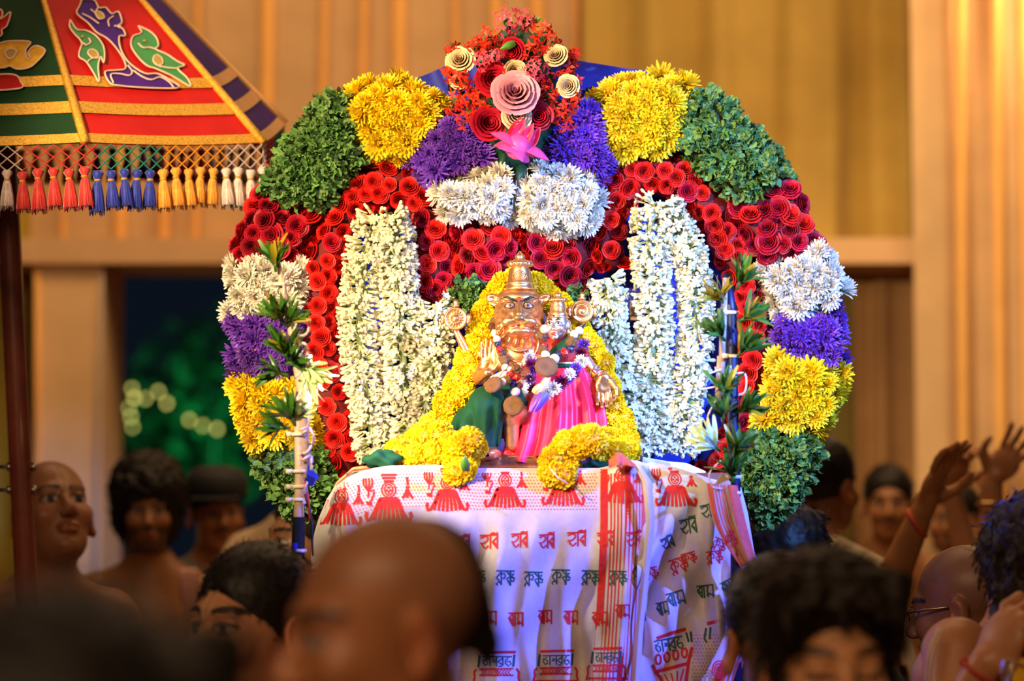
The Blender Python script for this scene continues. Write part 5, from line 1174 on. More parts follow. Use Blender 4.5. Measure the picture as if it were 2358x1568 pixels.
for bird, eye, wing, ln in ((bird1, (965, 455), [(1040, 610), (1030, 650), (1080, 700), (1150, 700), (1140, 640), (1090, 605)], [(1040, 470), (1060, 520), (1010, 550), (960, 520)]), (bird2, (1695, 505), [(1810, 680), (1800, 740), (1850, 790), (1910, 770), (1900, 710), (1850, 670)], [(1620, 530), (1680, 580), (1760, 580), (1830, 600)])):
    bo = patch(1, bird, m_ubird, 'embroidered_bird', .0035); patch(1, Zp(wing), m_uochre, 'embroidered_wing', .006); cord(1, Zp(ln), bo)
    e = MB(); p = on_panel(1, eye[0] / 5.126, eye[1] / 5.126, .006); e.lathe([(.0, -.002), (.003, -.001), (.003, .001), (.0, .002)], 10, p); e.build('embroidered_eye', m_uyel, um)
cord(1, Zp([(1150, 690), (1060, 720), (1020, 760)]), bo); cord(1, Zp([(1870, 800), (1980, 820), (2100, 830)]), bo)
patch(0, Zp([(-200, 560), (0, 530), (130, 505), (365, 515), (310, 610), (330, 705), (360, 700), (340, 640), (400, 570), (480, 570), (540, 630), (430, 760), (340, 820), (210, 835), (120, 800), (40, 820), (-200, 800)]), m_uyel, 'embroidered_scroll')
patch(0, Zp([(60, 640), (100, 705), (160, 700), (200, 625), (130, 595)]), m_uochre, 'embroidered_seed', .006)
patch(0, Zp([(-150, 250), (20, 240), (130, 165), (90, 320), (30, 370), (20, 440), (-150, 480)]), m_ured, 'embroidered_petal'); patch(0, Zp([(-150, 920), (60, 895), (200, 910), (250, 980), (250, 1060), (-150, 1075)]), m_ured, 'embroidered_petal'); patch(0, Zp([(-150, 130), (10, 130), (35, 200), (-20, 240), (-150, 230)]), m_ured, 'embroidered_petal')
# net fringe and tassels, in runs of colours
CS = {'red': (.62, .02, .015), 'blue': (.005, .02, .36), 'orange': (.90, .33, .02), 'white': (.78, .58, .52), 'green': (.02, .25, .14)}
def perim(s):
    """a point on the rim at distance s (in vertices, 0..8)"""
    i = int(s) % 8; u = s - int(s); return rim[i].lerp(rim[(i + 1) % 8], u) + Vector((0, 0, -.004 * math.sin(PI * u)))
n_t = 112; run = lambda j: ('blue', 'orange', 'white', 'red')[((j - 15) // 5) % 4]
def tassel_proto(c):
    m_ = mat('tassel_' + c, CS[c], .6, .2, 90, sheen=.4); mb = MB(); r = random.Random(3)
    mb.lathe([(.008, .0), (.011, -.006), (.006, -.016), (.005, -.02), (.008, -.026), (.012, -.05), (.0145, -.076), (.012, -.079), (.0, -.078)], 16, rib=[0, .1, .1, 0, .05, .08, .1, .1, 0, 8]); 
    for i in range(26):
        a = i * 2.4; q = .011 + .003 * r.random(); mb.tube([(.008 * math.cos(a), .008 * math.sin(a), -.03), (q * math.cos(a), q * math.sin(a), -.06), (q * 1.1 * math.cos(a + .1), q * 1.1 * math.sin(a + .1), -.078 - .010 * r.random())], .0011, 3)
    me = mb.mesh('tassel'); me.materials.append(m_); k_ = MB(); k_.lathe([(.006, -.017), (.0075, -.0195), (.006, -.022)], 12); km = k_.mesh('tassel_ring'); km.materials.append(m_gold); return me, km
TS = {c: tassel_proto(c) for c in ('red', 'blue', 'orange', 'white')}
NETC = {'red': 'red', 'blue': 'green', 'orange': 'orange', 'white': 'white'}
rn = random.Random(9)
for j in range(n_t):
    c = run(j); s0 = j * 8 / n_t; p = perim(s0)
    tz = -.052 + rn.uniform(-.003, .006)
    o = put('tassel', TS[c][0], None, um, p + Vector((0, 0, tz)), Quaternion((0, 1, 0), rn.uniform(-.07, .07)), rn.uniform(.92, 1.06)); put('tassel_ring', TS[c][1], None, um, p + Vector((0, 0, tz)))
for q in range(23):
    js = range(q * 5, min(q * 5 + 5, n_t)); c = NETC[run(q * 5)]; mb = MB()
    for j in js:
        a, b = perim((j * 8 / n_t) % 8), perim(((j + 1) * 8 / n_t) % 8); d0 = Vector((0, 0, -.002)); h = .0125
        for k_ in range(4):
            for w_ in (0, 1):
                p0 = a.lerp(b, (0 if k_ % 2 == 0 else .5) + 0 * w_) ; 
                q0 = a.lerp(b, .5 if k_ % 2 == 0 else (0 if w_ == 0 else 1)); s_ = a if (k_ % 2 == 0 and w_ == 0) else b if k_ % 2 == 0 else a.lerp(b, .5)
                mb.tube([s_ + Vector((0, 0, -h * k_)), s_.lerp(q0, .5) + Vector((0, 0, -h * (k_ + .55))), q0 + Vector((0, 0, -h * (k_ + 1)))], .0016, 4, cap=False)
    mb.build('net_fringe', mat('net_' + c, tuple(x * .8 for x in CS[c]), .7), um)
# pole with its bolts
p0, p1 = at(12, 330, YU), at(64, 1420, YU); dr = (p1 - p0).normalized(); top = apex; foot = p1 + dr * ((p1.z) / -dr.z)
mb = MB(); mb.tube([top + Vector((0, 0, .03)), p0, p1, foot], 26 * mpp(YU), 20); mb.build('pole', mat('reddish_wood', (.20, .045, .02), .35, .3, 12, coat=.3), um)
for py in (1075, 1128):
    for sd, ln in ((-1, 30), (1, 5)):
        c = at(50, py, YU); mb = MB(); mb.tube([c, c + Vector((sd * (26 + ln) * mpp(YU), -.002, 0))], .0045, 8); mb.tube([c + Vector((sd * 24 * mpp(YU), 0, 0)), c + Vector((sd * 33 * mpp(YU), 0, 0))], .010, 6); mb.build('bolt', mat('steel', (.5, .45, .42), .35, metal=1.), um)

# ------------------------------------------------------------------ the two leafy poles with lamps
m_tape = mat('tan_tape', (.55, .40, .28), .5, .15, 40); m_navy = mat('navy_tape', (.005, .006, .035), .45, .15, 30); m_btape = mat('black_tape', (.010, .010, .010), .7, spec=.2); m_wire = mat('pinkish_wire', (.75, .60, .62), .35); m_tie = mat('cable_tie', (.85, .75, .6), .5)
m_plast = mat('plastic_leaf', (.04, .15, .016), .35, .15, 30, attr=True, objvar=.25, coat=.3); m_plasty = mat('yellow_plastic_leaf', (.30, .27, .012), .35, .15, 30, attr=True, coat=.3); m_plastw = mat('overlit_pale_leaf', (.62, .85, .45), .35, .1, 30, attr=True, coat=.3)  # last one: lamp glare on the leaves put into a pale colour
def blade_mesh(seed):
    r = random.Random(seed); mb = MB(); nu, nv = 5, 8; V = []; K = []; bend = r.uniform(.15, .4)
    for j in range(nv):
        t = j / (nv - 1); w = .088 * math.sin(PI * (.1 + .82 * t)) ** .7
        for i in range(nu):
            s = (i / (nu - 1) - .5) * 2; V.append((w * s, -bend * t * t + .05 * abs(s) * (1 - t), t)); K.append((.7 + .6 * t, .75 + .35 * t, .8))
    mb.add(V, [(j * nu + i, j * nu + i + 1, (j + 1) * nu + i + 1, (j + 1) * nu + i) for j in range(nv - 1) for i in range(nu - 1)], K); return mb
BL = {k: variants(blade_mesh, 'leaf_blade', m_, (1, 2, 3)) for k, m_ in (('g', m_plast), ('y', m_plasty), ('w', m_plastw))}
def sprig(pole, px, py, Y, L, direction, n, kind, seed, spread=.9):
    r = random.Random(seed); o = at(px, py, Y); d = Vector((direction[0], direction[1], direction[2])).normalized(); m_ = mpp(Y)
    mb = MB(); mb.tube([o - d * (.25 * L * m_), o + d * (.2 * L * m_)], [.003, .004], 6); sg = mb.build('leaf_sprig', m_plast, pole)
    n = int(n * 1.9); L *= 1.12
    for i in range(n):
        a = i * 2.39996; e = spread * math.sqrt((i + .5) / n); t1 = d.cross(Vector((.1, 1, .05))).normalized(); t2 = d.cross(t1)
        q = d * math.cos(e) + (t1 * math.cos(a) + t2 * math.sin(a)) * math.sin(e)
        me = BL[kind if r.random() < .88 else 'y' if kind == 'g' else kind]; put('leaf_blade', me[r.randrange(3)], None, sg, o + d * (.1 * L * m_ * r.random()), facing(q, r.uniform(0, 6.28)), L * m_ * r.uniform(.8, 1.12))
YP = 4.36
pole = thing('leafy_lamp_pole', (at(684, 1330, YP).x, YP, 0), 'taped pole with green plastic leaves and glaring lamps on the left of the table', 'pole')
P = [at(684, 1500, YP), at(685, 1330, YP), at(690, 1100, YP), at(686, 900, YP), at(664, 760, YP), at(641, 650, YP), at(632, 600, YP)]
mb = MB(); mb.tube(P[:3] + [P[3]], [15 * mpp(YP), 14 * mpp(YP), 11 * mpp(YP), 10 * mpp(YP)], 12); mb.tube([P[2] + Vector((.012, 0, 0))] + [p + Vector((.006, .003, 0)) for p in P[3:]], [.009, .009, .008, .006, .004], 10); mb.build('taped_stick', m_tape, pole)
mb = MB(); mb.tube([Vector((P[0].x, YP, .0)), P[0], P[1], at(688, 1190, YP)], 15.5 * mpp(YP), 12); mb.build('black_taped_shaft', m_btape, pole)
mb = MB(); mb.tube([at(678, 1420, YP - .008), at(680, 1250, YP - .008)], 8 * mpp(YP), 10); mb.build('blue_tape', mat('blue_tape', (.01, .02, .30), .35), pole)
for py in (655, 1000, 1085, 1120, 1150, 1268, 920): 
    c = at(np.interp(py, (600, 760, 900, 1100, 1500), (634, 664, 686, 690, 684)), py, YP); mb = MB(); mb.lathe([(.0128, -.003), (.0145, -.002), (.0145, .002), (.0128, .003)], 14, c); mb.box(c + Vector((-.018, -.006, 0)), (.006, .003, .004)); mb.build('cable_tie', m_tie, pole)
for pts in ([(655, 690), (655, 640), (672, 618), (660, 650)], [(672, 780), (690, 728), (712, 735), (705, 770), (672, 772)], [(676, 800), (700, 790), (708, 815), (690, 860)], [(680, 870), (705, 845), (712, 830), (690, 850)], [(690, 990), (712, 985), (722, 1010), (708, 1040), (690, 1045)], [(695, 1060), (716, 1050), (716, 1085), (705, 1120), (700, 1160)], [(690, 930), (712, 960), (705, 990), (692, 1000)]):
    mb = MB(); mb.tube([at(x, y, YP - .016 - .01 * math.sin(i)) for i, (x, y) in enumerate(smooth_path([(a, b) for a, b in pts], 20))], .0026, 8); mb.build('wire_loop', m_wire, pole)
for nm, c, pts in (('red_wire', (.6, .01, .01), [(702, 1110), (710, 1150), (714, 1200)]), ('black_wire', (.01, .01, .01), [(700, 1130), (716, 1190), (720, 1280)])):
    mb = MB(); mb.tube([at(x, y, YP - .012) for x, y in smooth_path(pts, 12)], .0022, 6); mb.build(nm, mat(nm, c, .4), pole)
mb = MB(); c = at(714, 1092, YP - .02); mb.add([c + Vector(v) for v in ((-.006, 0, -.02), (.004, 0, -.022), (.016, .002, -.004), (-.004, 0, .018), (-.006, -.006, 0), (.010, -.005, -.008))], [(0, 1, 5, 4), (1, 2, 5), (5, 2, 3, 4), (0, 4, 3), (0, 3, 2, 1)]); mb.build('blue_tape_flag', SOC['blue_tape'], pole, smooth=False)
for k_, (x, y, L, d, n, kd) in enumerate(((634, 612, 58, (-.05, -.2, 1), 13, 'g'), (650, 738, 62, (-.55, -.4, .75), 15, 'g'), (664, 742, 50, (.55, -.5, .6), 9, 'g'), (662, 822, 66, (-.1, -.5, .9), 15, 'g'), (650, 860, 56, (-.8, -.3, .25), 10, 'g'), (668, 835, 48, (.8, -.4, .3), 7, 'g'), (672, 965, 62, (-.35, -.3, .8), 13, 'g'), (655, 985, 55, (-.9, -.2, .1), 8, 'g'), (700, 845, 72, (.62, -.35, -.55), 12, 'w'), (696, 955, 36, (.8, -.3, .5), 6, 'w'))): sprig(pole, x, y, YP - .012, L, d, n, kd, k_)
# the lamps: a strip facing the idols
lc0 = at(700, 880, YP + .0)
mb = MB(); mb.box(lc0 + Vector((.010, .008, 0)), (.003, .004, .05)); mb.build('lamp_strip', mat('white_lamp_glow', (1, 1, 1), .4, emit=(1, .86, .66), es=18), pole, smooth=False)
l = bpy.data.lights.new('lamp_strip_light', 'AREA'); l.shape = 'RECTANGLE'; l.size = .03; l.size_y = .16; l.energy = 2.2; l.color = (1, .84, .62)
o = bpy.data.objects.new('lamp_strip_light', l); C.objects.link(o); o.parent = pole; o.location = lc0 + Vector((.022, .004, 0)) - worg(pole); o.rotation_euler = Vector((.75, .33, .06)).to_track_quat('-Z', 'Y').to_euler()

pole2 = thing('leafy_pole', (at(1690, 1165, YP + .03).x, YP + .03, 0), 'navy taped pole with green and yellow plastic leaves on the right of the table', 'pole'); YQ = YP + .03
Q = [at(1694, 1170, YQ), at(1688, 1000, YQ), at(1686, 850, YQ), at(1684, 720, YQ), at(1674, 630, YQ)]
mb = MB(); mb.tube([Vector((Q[0].x, YQ, 0)), Q[0]] + Q[1:], [.010, .010, .011, .0105, .010, .008], 12); mb.build('navy_shaft', m_navy, pole2)
mb = MB(); mb.tube([at(1662, 860, YQ - .004), at(1664, 780, YQ - .004), at(1672, 640, YQ - .004)], .006, 8); mb.tube([at(1655, 920, YQ), at(1660, 820, YQ)], .007, 8); mb.build('tan_taped_stick', m_tape, pole2)
for py in (820, 870, 1098, 1135, 720): 
    c = at(np.interp(py, (630, 720, 850, 1000, 1170), (1674, 1684, 1686, 1688, 1694)), py, YQ); mb = MB(); mb.lathe([(.0115, -.003), (.013, -.002), (.013, .002), (.0115, .003)], 14, c); mb.box(c + Vector((-.012, -.008, 0)), (.006, .003, .004)); mb.build('cable_tie', m_tie, pole2)
mb = MB(); c = at(1668, 1120, YQ - .012); mb.add([c + Vector(v) for v in ((-.018, 0, .002), (-.004, 0, .024), (.012, 0, .008), (.008, 0, -.022), (-.018, .012, .002), (-.004, .012, .024), (.012, .012, .008), (.008, .012, -.022))], [(0, 3, 2, 1), (0, 1, 5, 4), (1, 2, 6, 5), (2, 3, 7, 6), (3, 0, 4, 7), (4, 5, 6, 7)]); mb.build('taped_lamp_box', m_tape, pole2, smooth=False)
for pts in ([(1660, 740), (1618, 730), (1612, 780), (1640, 800)], [(1660, 850), (1615, 870), (1612, 895), (1650, 890)], [(1690, 860), (1716, 862), (1716, 900), (1700, 910)], [(1650, 920), (1630, 960), (1634, 1000), (1660, 1020)], [(1660, 1060), (1634, 1090), (1640, 1120), (1662, 1126)]):
    mb = MB(); mb.tube([at(x, y, YQ - .018) for x, y in smooth_path(pts, 20)], .0018, 8); mb.build('wire_loop', m_wire, pole2)
for k_, (x, y, L, d, n, kd) in enumerate(((1702, 655, 56, (.35, -.3, .8), 13, 'g'), (1662, 690, 58, (-.25, -.6, .45), 12, 'y'), (1712, 735, 56, (.75, -.3, .45), 12, 'g'), (1662, 775, 58, (-.45, -.5, .5), 13, 'g'), (1706, 810, 62, (.45, -.4, .7), 14, 'g'), (1668, 905, 56, (.1, -.6, .7), 12, 'g'), (1706, 945, 60, (.75, -.4, .35), 12, 'g'), (1664, 960, 50, (-.1, -.5, .8), 10, 'g'), (1648, 1030, 60, (-.65, -.4, .6), 11, 'w'), (1692, 1045, 62, (.25, -.5, .75), 12, 'g'), (1688, 1100, 62, (-.05, -.4, .9), 12, 'g'))): sprig(pole2, x, y, YQ - .014, L, d, n, kd, 30 + k_, .8)
lb0 = at(1650, 800, YQ)
l = bpy.data.lights.new('blue_lamp_light', 'AREA'); l.shape = 'RECTANGLE'; l.size = .03; l.size_y = .12; l.energy = 1.2; l.color = (.22, .42, 1)
o = bpy.data.objects.new('blue_lamp_light', l); C.objects.link(o); o.parent = pole2; o.location = lb0 + Vector((-.02, .03, 0)) - worg(pole2); o.rotation_euler = Vector((-.6, .6, .1)).to_track_quat('-Z', 'Y').to_euler()
# ------------------------------------------------------------------ people
def hand_field(curl=0., spread=.12):
    """wrist at the origin, fingers along +Z, palm towards -Y, thumb on +X"""
    f = Field(axis((-.075, .095, .0036)), axis((-.10, .045, .0036)), axis((-.035, .215, .0036)))
    f.cone((0, 0, -.03), (0, 0, .015), .028, .027); f.ell((0, 0, .058), (.042, .0165, .05), k=.012)
    for i, (x, L) in enumerate(((-.031, .060), (-.0105, .078), (.0105, .084), (.031, .074))):
        a = (x / .03) * spread; p0 = np.array((x, 0, .098)); d = 0.; p = p0; seg = (L * .45, L * .32, L * .26); r_ = (.0088, .0082, .0075, .0062)
        for k in range(3):
            d += curl * (.55, .9, .7)[k] + .08
            q = p + seg[k] * np.array((math.sin(a) * math.cos(d), -math.sin(d), math.cos(d))); f.cone(p, q, r_[k], r_[k + 1], k=.006); p = q
    b = np.array((.034, -.006, .028)); c = b + np.array((.028, -.014 - .01 * curl, .026)); e = c + np.array((.008 - .014 * curl, -.012 - .012 * curl, .030)); t = e + np.array((.0 - .014 * curl, -.008, .024))
    f.cone(b, c, .0165, .0125, k=.012); f.cone(c, e, .0115, .0095, k=.006); f.cone(e, t, .0095, .0072, k=.005)
    return f.mesh()
HANDS = {'open': hand_field(.12, .16), 'relaxed': hand_field(.55, .06), 'grip': hand_field(1.15, .04)}
def R3(yaw=0, pitch=0, roll=0): return np.array(rotz(math.radians(yaw))) @ np.array(rotx(math.radians(pitch))) @ np.array(roty(math.radians(roll)))
def skin(name, c): return mat(name, c, .42, .10, 25, attr=True, sss=.06, spec=.45)
m_skin = skin('brown_skin', (1, 1, 1))
m_hair = mat('black_hair', (.012, .008, .006), .5, .3, 60, spec=.3); m_hairb = mat('dark_brown_hair', (.020, .011, .006), .55, .3, 60, spec=.25)
DARK = np.array((.03, .018, .012))
def person(label, px, py, Y, yaw=0, pitch=0, roll=0, s=1., tone=(.40, .17, .075), hair='short', body_yaw=None, h=.0045, eyes='open', brows=True, mark=False, beard=0, moustache=False, shirt=None, dhoti=(.75, .6, .45), sh=0., m_h=None, arms='down', extra=None, strands=900, neck=0., stubble=False, cat='person'):
    e = at(px, py, Y); root = thing('person', (e.x, Y, 0), label, cat); by = yaw if body_yaw is None else body_yaw
    Rh = R3(yaw, pitch, roll) * 1.0; zc = e.z; hc = np.array((0, 0, zc)); tone = np.array(tone)
    F = Field(axis((-.44, -.14, .026), (-.14, .14, h), (.14, .44, .026)), axis((-.36, -.15, .026), (-.15, .15, h), (.15, .36, .026)), axis((-.02, max(.5, zc - .62), .045), (max(.5, zc - .62), zc - .18, .018), (zc - .18, zc + .16, h)))
    F.frame(hc, Rh, s)
    def E(c, r, rot=None, **k): F.ell(c, np.array(r) , rot, **k)
    # head (unit frame, scaled by s through the frame matrix)
    E((0, .014, .036), (.076, .094, .085), k=.02); E((0, -.03, -.03), (.062, .064, .085), k=.03); E((0, -.036, -.088), (.046, .046, .032), k=.03); E((0, -.072, -.103), (.02, .016, .016), k=.02)
    E((0, -.078, .024), (.052, .016, .012), k=.016)
    for q in (-1, 1):
        E((q * .040, -.066, -.03), (.024, .022, .024), k=.02)
        E((q * .032, -.101, -.001), (.020, .016, .0125), k=.010, sub=True); E((q * .031, -.076, -.001), (.0145, .0135, .0125), k=.004)
        E((q * .031, -.079, .009), (.018, .011, .0045), k=.005)
        E((q * .011, -.104, -.040), (.009, .011, .008), k=.006)
        E((q * .079, .016, -.012), (.011, .021, .033), rot=rotz(q * .35), k=.008); E((q * .086, .008, -.040), (.008, .010, .012), k=.008); E((q * .090, .010, -.008), (.008, .011, .019), k=.006, sub=True)
    F.cone(np.array((0, -.084, .012)), np.array((0, -.114, -.033)), .0085, .0125, k=.012)
    E((0, -.091, -.064), (.024, .013, .006), k=.007); E((0, -.089, -.075), (.020, .013, .0075), k=.007); E((0, -.108, -.0695), (.022, .008, .0018), k=.004, sub=True)
    nk = Rh @ np.array((0, .02, -.07)) * s
    B = R3(by); F.frame(hc, B); Bi = B.T
    z0 = -.215 + sh - neck
    F.cone(Bi @ nk, (0, .045, z0 + .02), .054 * s, .060, k=.03); F.cone((0, .05, z0 + .045), (-.15, .05, z0 - .02), .05, .045, k=.05); F.cone((0, .05, z0 + .045), (.15, .05, z0 - .02), .05, .045, k=.05)
    F.ell((0, .05, z0 - .16), (.165, .105, .20), k=.06); F.ell((0, .04, z0 - .44), (.15, .11, .2), k=.08); F.ell((0, .05, z0 - .66), (.165, .115, .14), k=.08)
    for q in (-1, 1):
        F.ell((q * .175, .05, z0 - .045), (.055, .055, .065), k=.04)
        if arms == 'down' or (arms == 'right_up' and q < 0) or (arms == 'left_up' and q > 0):
            F.cone((q * .185, .05, z0 - .06), (q * .235, .06, z0 - .34), .047, .038, k=.03); F.cone((q * .235, .06, z0 - .34), (q * .225, -.02, z0 - .57), .036, .026, k=.02)
        if zc > 1.0:
            F.cone((q * .085, .05, z0 - .7), (q * .095, .04, .52 - zc), .085, .058, k=.05); F.cone((q * .095, .04, .52 - zc), (q * .10, .06, .10 - zc), .056, .036, k=.03); F.ell((q * .10, .0, .04 - zc), (.042, .12, .045), k=.03)
    V, Q = F.mesh()
    Hv = (V - hc) @ Rh / s                        # vertices in the head frame
    col = np.tile(tone, (len(V), 1)); x, y, z = np.abs(Hv[:, 0]), Hv[:, 1], Hv[:, 2]; face = y < -.045
    ear = (x > .078) & (np.abs(z + .01) < .05) & (np.abs(y) < .05); col[ear] = tone * (1.15, .95, .9)
    cheek = np.exp(-(((x - .04) / .022) ** 2 + ((z + .035) / .025) ** 2)) * face; col *= 1 + .10 * cheek[:, None] * np.array((1, .3, .2))
    lip = face & (x < .025) & (((z + .070) / .0125) ** 2 + (x / .025) ** 2 < 1); col[lip] = tone * (.95, .62, .62)
    if brows:
        br = face & (x > .012) & (x < .058) & (np.abs(z - (.0235 + .006 * np.sin((x - .012) / .046 * PI))) < .0048); col[br] = DARK
    ey = face & (((x - .031) / .0165) ** 2 + ((z + .001) / .0075) ** 2 < 1) & (y < -.074)
    if eyes == 'open':
        col[ey] = (.42, .35, .30); ir = ey & (np.abs(x - .031) < .0078); col[ir] = (.02, .012, .01)
        lash = face & (((x - .031) / .0195) ** 2 + ((z - .001) / .0105) ** 2 < 1) & ~ey; col[lash] = tone * .35
    else:
        lash = face & (np.abs(x - .031) < .018) & (np.abs(z + .0065 - .10 * (x - .031) ** 2 / .02) < .0032); col[lash] = DARK
    if moustache: col[face & (x < .031) & (np.abs(z + .0545 + x * .10) < .0062) & (y < -.075)] = DARK * 1.2
    if beard:
        bm_ = (z < -.045) & (z > -.125) & (y < .02) & ~lip & ((z < -.085) | (x > .03) | (np.abs(z + .054) < .006)); col[bm_] = col[bm_] * (1 - beard) + DARK * beard
    if stubble:
        sc = (z > .055 - .02 * np.clip((y + .05) / .1, 0, 1)) & (((y > -.07) | (z > .085))) | ((y > .03) & (z > -.05)); col[sc] = col[sc] * .82 + np.array((.10, .085, .08)) * .18
    mb = MB(); V2 = V + np.array((e.x, Y, 0)); mb.v = V2.tolist(); mb.f = [tuple(q) for q in Q.tolist()]; mb.c = col.tolist()
    def hand_at(kind, pos, M, mirror, sc=1.):
        hv, hq = HANDS[kind]; hv = hv * sc
        if mirror: hv = hv * (-1, 1, 1); hq = hq[:, ::-1]
        mb.add((hv @ np.array(M).T + np.array(pos)).tolist(), hq.tolist(), tuple(tone * 1.05))
    for q in (-1, 1):
        if arms == 'down' or (arms == 'right_up' and q < 0) or (arms == 'left_up' and q > 0):
            d = B @ np.array((q * .225, -.02, z0 - .575)) + hc + np.array((e.x, Y, 0)); hand_at('relaxed', d, B @ np.array(rotz(-q * PI / 2)) @ np.array(rotx(PI)), q > 0, .95)
    if extra: extra(mb, hand_at, tone)
    mb.build('body', m_skin, root)
    if mark:      # two thin painted lines that join above the nose
        fr = np.where(Hv[:, 1] < -.03)[0]; Hf = Hv[fr]; off = np.array((e.x, Y, 0))
        def on_brow(x_, z_):
            q = fr[np.argmin((Hf[:, 0] - x_) ** 2 + (Hf[:, 2] - z_) ** 2 + .02 * (Hf[:, 1] + .1) ** 2)]
            return Vector((Rh @ (np.array((x_, Hv[q, 1] - .0006, z_)) * s) + hc + off).tolist())
        mk = MB()
        for q in (-1, 1): mk.tube([on_brow(q * (.0085 if z_ > .03 else .0085 * (z_ - .012) / .018 + .001), z_) for z_ in np.linspace(.012, .078, 12)], .0014, 6)
        mk.build('forehead_mark', mat('clay_mark', (.68, .48, .26), .8), root)
    # hair
    mh = m_h or m_hair
    if hair and hair not in ('none',):
        G = Field(axis((-.17, .17, .0052)), axis((-.18, .2, .0052)), axis((-.30 if hair == 'shaggy' else -.16, .20, .0052))); G.frame((0, 0, 0), Rh, s)
        if hair == 'short':
            G.ell((0, .020, .044), (.0855, .104, .094), k=.01); G.ell((0, -.125, -.045), (.082, .10, .112), k=.012, sub=True); G.ell((0, -.02, -.135), (.13, .13, .10), k=.015, sub=True); G.noise(.0016, 260)
        elif hair == 'crop':
            G.ell((0, .018, .042), (.084, .101, .093), k=.01); G.ell((0, -.125, -.055), (.088, .085, .125), k=.012, sub=True); G.ell((0, -.01, -.14), (.13, .13, .10), k=.015, sub=True); G.noise(.0014, 300)
        elif hair == 'fringe':
            G.ell((0, .018, .056), (.091, .108, .096), k=.01); G.ell((0, .03, .0), (.086, .09, .08), k=.02); G.ell((0, -.135, -.045), (.086, .105, .122), k=.012, sub=True); G.ell((0, -.03, -.14), (.13, .13, .11), k=.015, sub=True)
            for i, (x_, zz, xx) in enumerate(((-.060, .066, -.052), (-.038, .078, -.030), (-.014, .060, -.002), (.012, .080, .024), (.034, .070, .046), (.056, .066, .060), (-.07, .045, -.072), (.072, .045, .072))): G.cone((x_, -.066, .108), (xx, -.100 + .16 * abs(xx) ** 1.2, zz), .019, .005, k=.012)
            G.noise(.0030, 150)
        elif hair == 'bushy':
            G.ell((0, .02, .065), (.115, .125, .115), k=.01); G.ell((0, .035, -.02), (.105, .09, .10), k=.03); G.ell((0, -.135, -.06), (.07, .10, .115), k=.012, sub=True); G.noise(.006, 90)
        elif hair == 'shaggy':
            G.ell((0, .02, .055), (.105, .118, .105), k=.01); G.ell((0, .05, -.06), (.11, .085, .14), k=.03); G.ell((0, -.135, -.06), (.07, .10, .115), k=.012, sub=True); G.noise(.007, 80)
        elif hair == 'tuft':
            G.ell((0, .052, .034), (.046, .068, .080), k=.01); G.cone((0, .106, .01), (0, .112, -.03), .014, .015, k=.02); G.cone((0, .112, -.03), (.003, .108, -.05), .015, .008, k=.01); G.noise(.0015, 200)
        hv, hq = G.mesh(); hb = MB(); off = np.array((e.x, Y, zc)); hb.v = (hv + off).tolist(); hb.f = [tuple(q) for q in hq.tolist()]; hb.c = [(1, 1, 1)] * len(hv)
        if strands and len(hv):
            r = np.random.default_rng(int(px * 3 + py)); ii = r.integers(0, len(hv), strands); ctr = np.array((0, .01 * s, .01))
            for i in ii:
                p = hv[i]; n_ = p - ctr; n_ /= np.linalg.norm(n_) + 1e-6
                d = n_ * .28 + np.array((r.normal() * .3, r.normal() * .3, -.35 + r.normal() * .3)) + Rh @ np.array((0, -.25 if hair == 'fringe' else .2, 0)); d /= np.linalg.norm(d); L = (.014 if hair in ('short', 'crop', 'tuft') else .026) * r.uniform(.6, 1.3)
                sd = np.cross(d, n_); sd /= np.linalg.norm(sd) + 1e-6; w = .0007
                hb.add([p + off - sd * w, p + off + sd * w, p + off + d * L * .6 + sd * w * .7, p + off + d * L - n_ * L * .25], [(0, 1, 2, 3)])
        hb.build('hair', mh, root)
    # clothes
    if shirt is not None:
        G = Field(axis((-.36, .36, .02)), axis((-.26, .30, .02)), axis((zc + z0 - .78, zc + z0 + .10, .018))); G.frame(hc, B)
        G.cone((0, .05, z0 + .045), (-.16, .05, z0 - .02), .063, .062, k=.05); G.cone((0, .05, z0 + .045), (.16, .05, z0 - .02), .063, .062, k=.05); G.ell((0, .05, z0 - .16), (.185, .125, .21), k=.06); G.ell((0, .04, z0 - .44), (.175, .135, .23), k=.08)
        for q in (-1, 1): G.cone((q * .185, .05, z0 - .05), (q * .24, .06, z0 - .27), .07, .066, k=.04)
        G.ell((0, .0, z0 + .11), (.075, .09, .075), k=.01, sub=True); G.noise(.004, 28)
        hv, hq = G.mesh(); hb = MB(); hb.v = (hv + np.array((e.x, Y, 0))).tolist(); hb.f = [tuple(q) for q in hq.tolist()]; hb.c = [(1, 1, 1)] * len(hv)
        hb.build('shirt', mat('shirt_%d' % int(px), shirt, .85, .08, 20, bump=.1), root)
    zw = zc + z0 - .60
    if zw > .5:
        hb = MB(); hb.grid(lambda u, v: (e.x + (.185 + .03 * v + .012 * math.sin(14 * 2 * PI * u) * v) * math.cos(2 * PI * u), Y + .05 + (.15 + .05 * v) * math.sin(2 * PI * u), zw + (.06 - zw) * v), 60, 10, closed=True); hb.build('dhoti', mat('dhoti_cotton', dhoti, .85, .08, 20), root)
    root['hx'] = 0; del root['hx']
    return root, Rh, Vector((e.x, Y, zc)), B
def arm_path(mb, pts, rad, tone):
    """a tapering limb as one skin surface"""
    P = np.array([np.array(p, float) for p in pts]); lo, hi = P.min(0) - .09, P.max(0) + .09
    f = Field(axis((lo[0], hi[0], .011)), axis((lo[1], hi[1], .011)), axis((lo[2], hi[2], .011)))
    for i in range(len(P) - 1): f.cone(P[i], P[i + 1], rad[i], rad[i + 1], k=.02)
    v, q = f.mesh(); mb.add(v.tolist(), q.tolist(), tuple(tone))
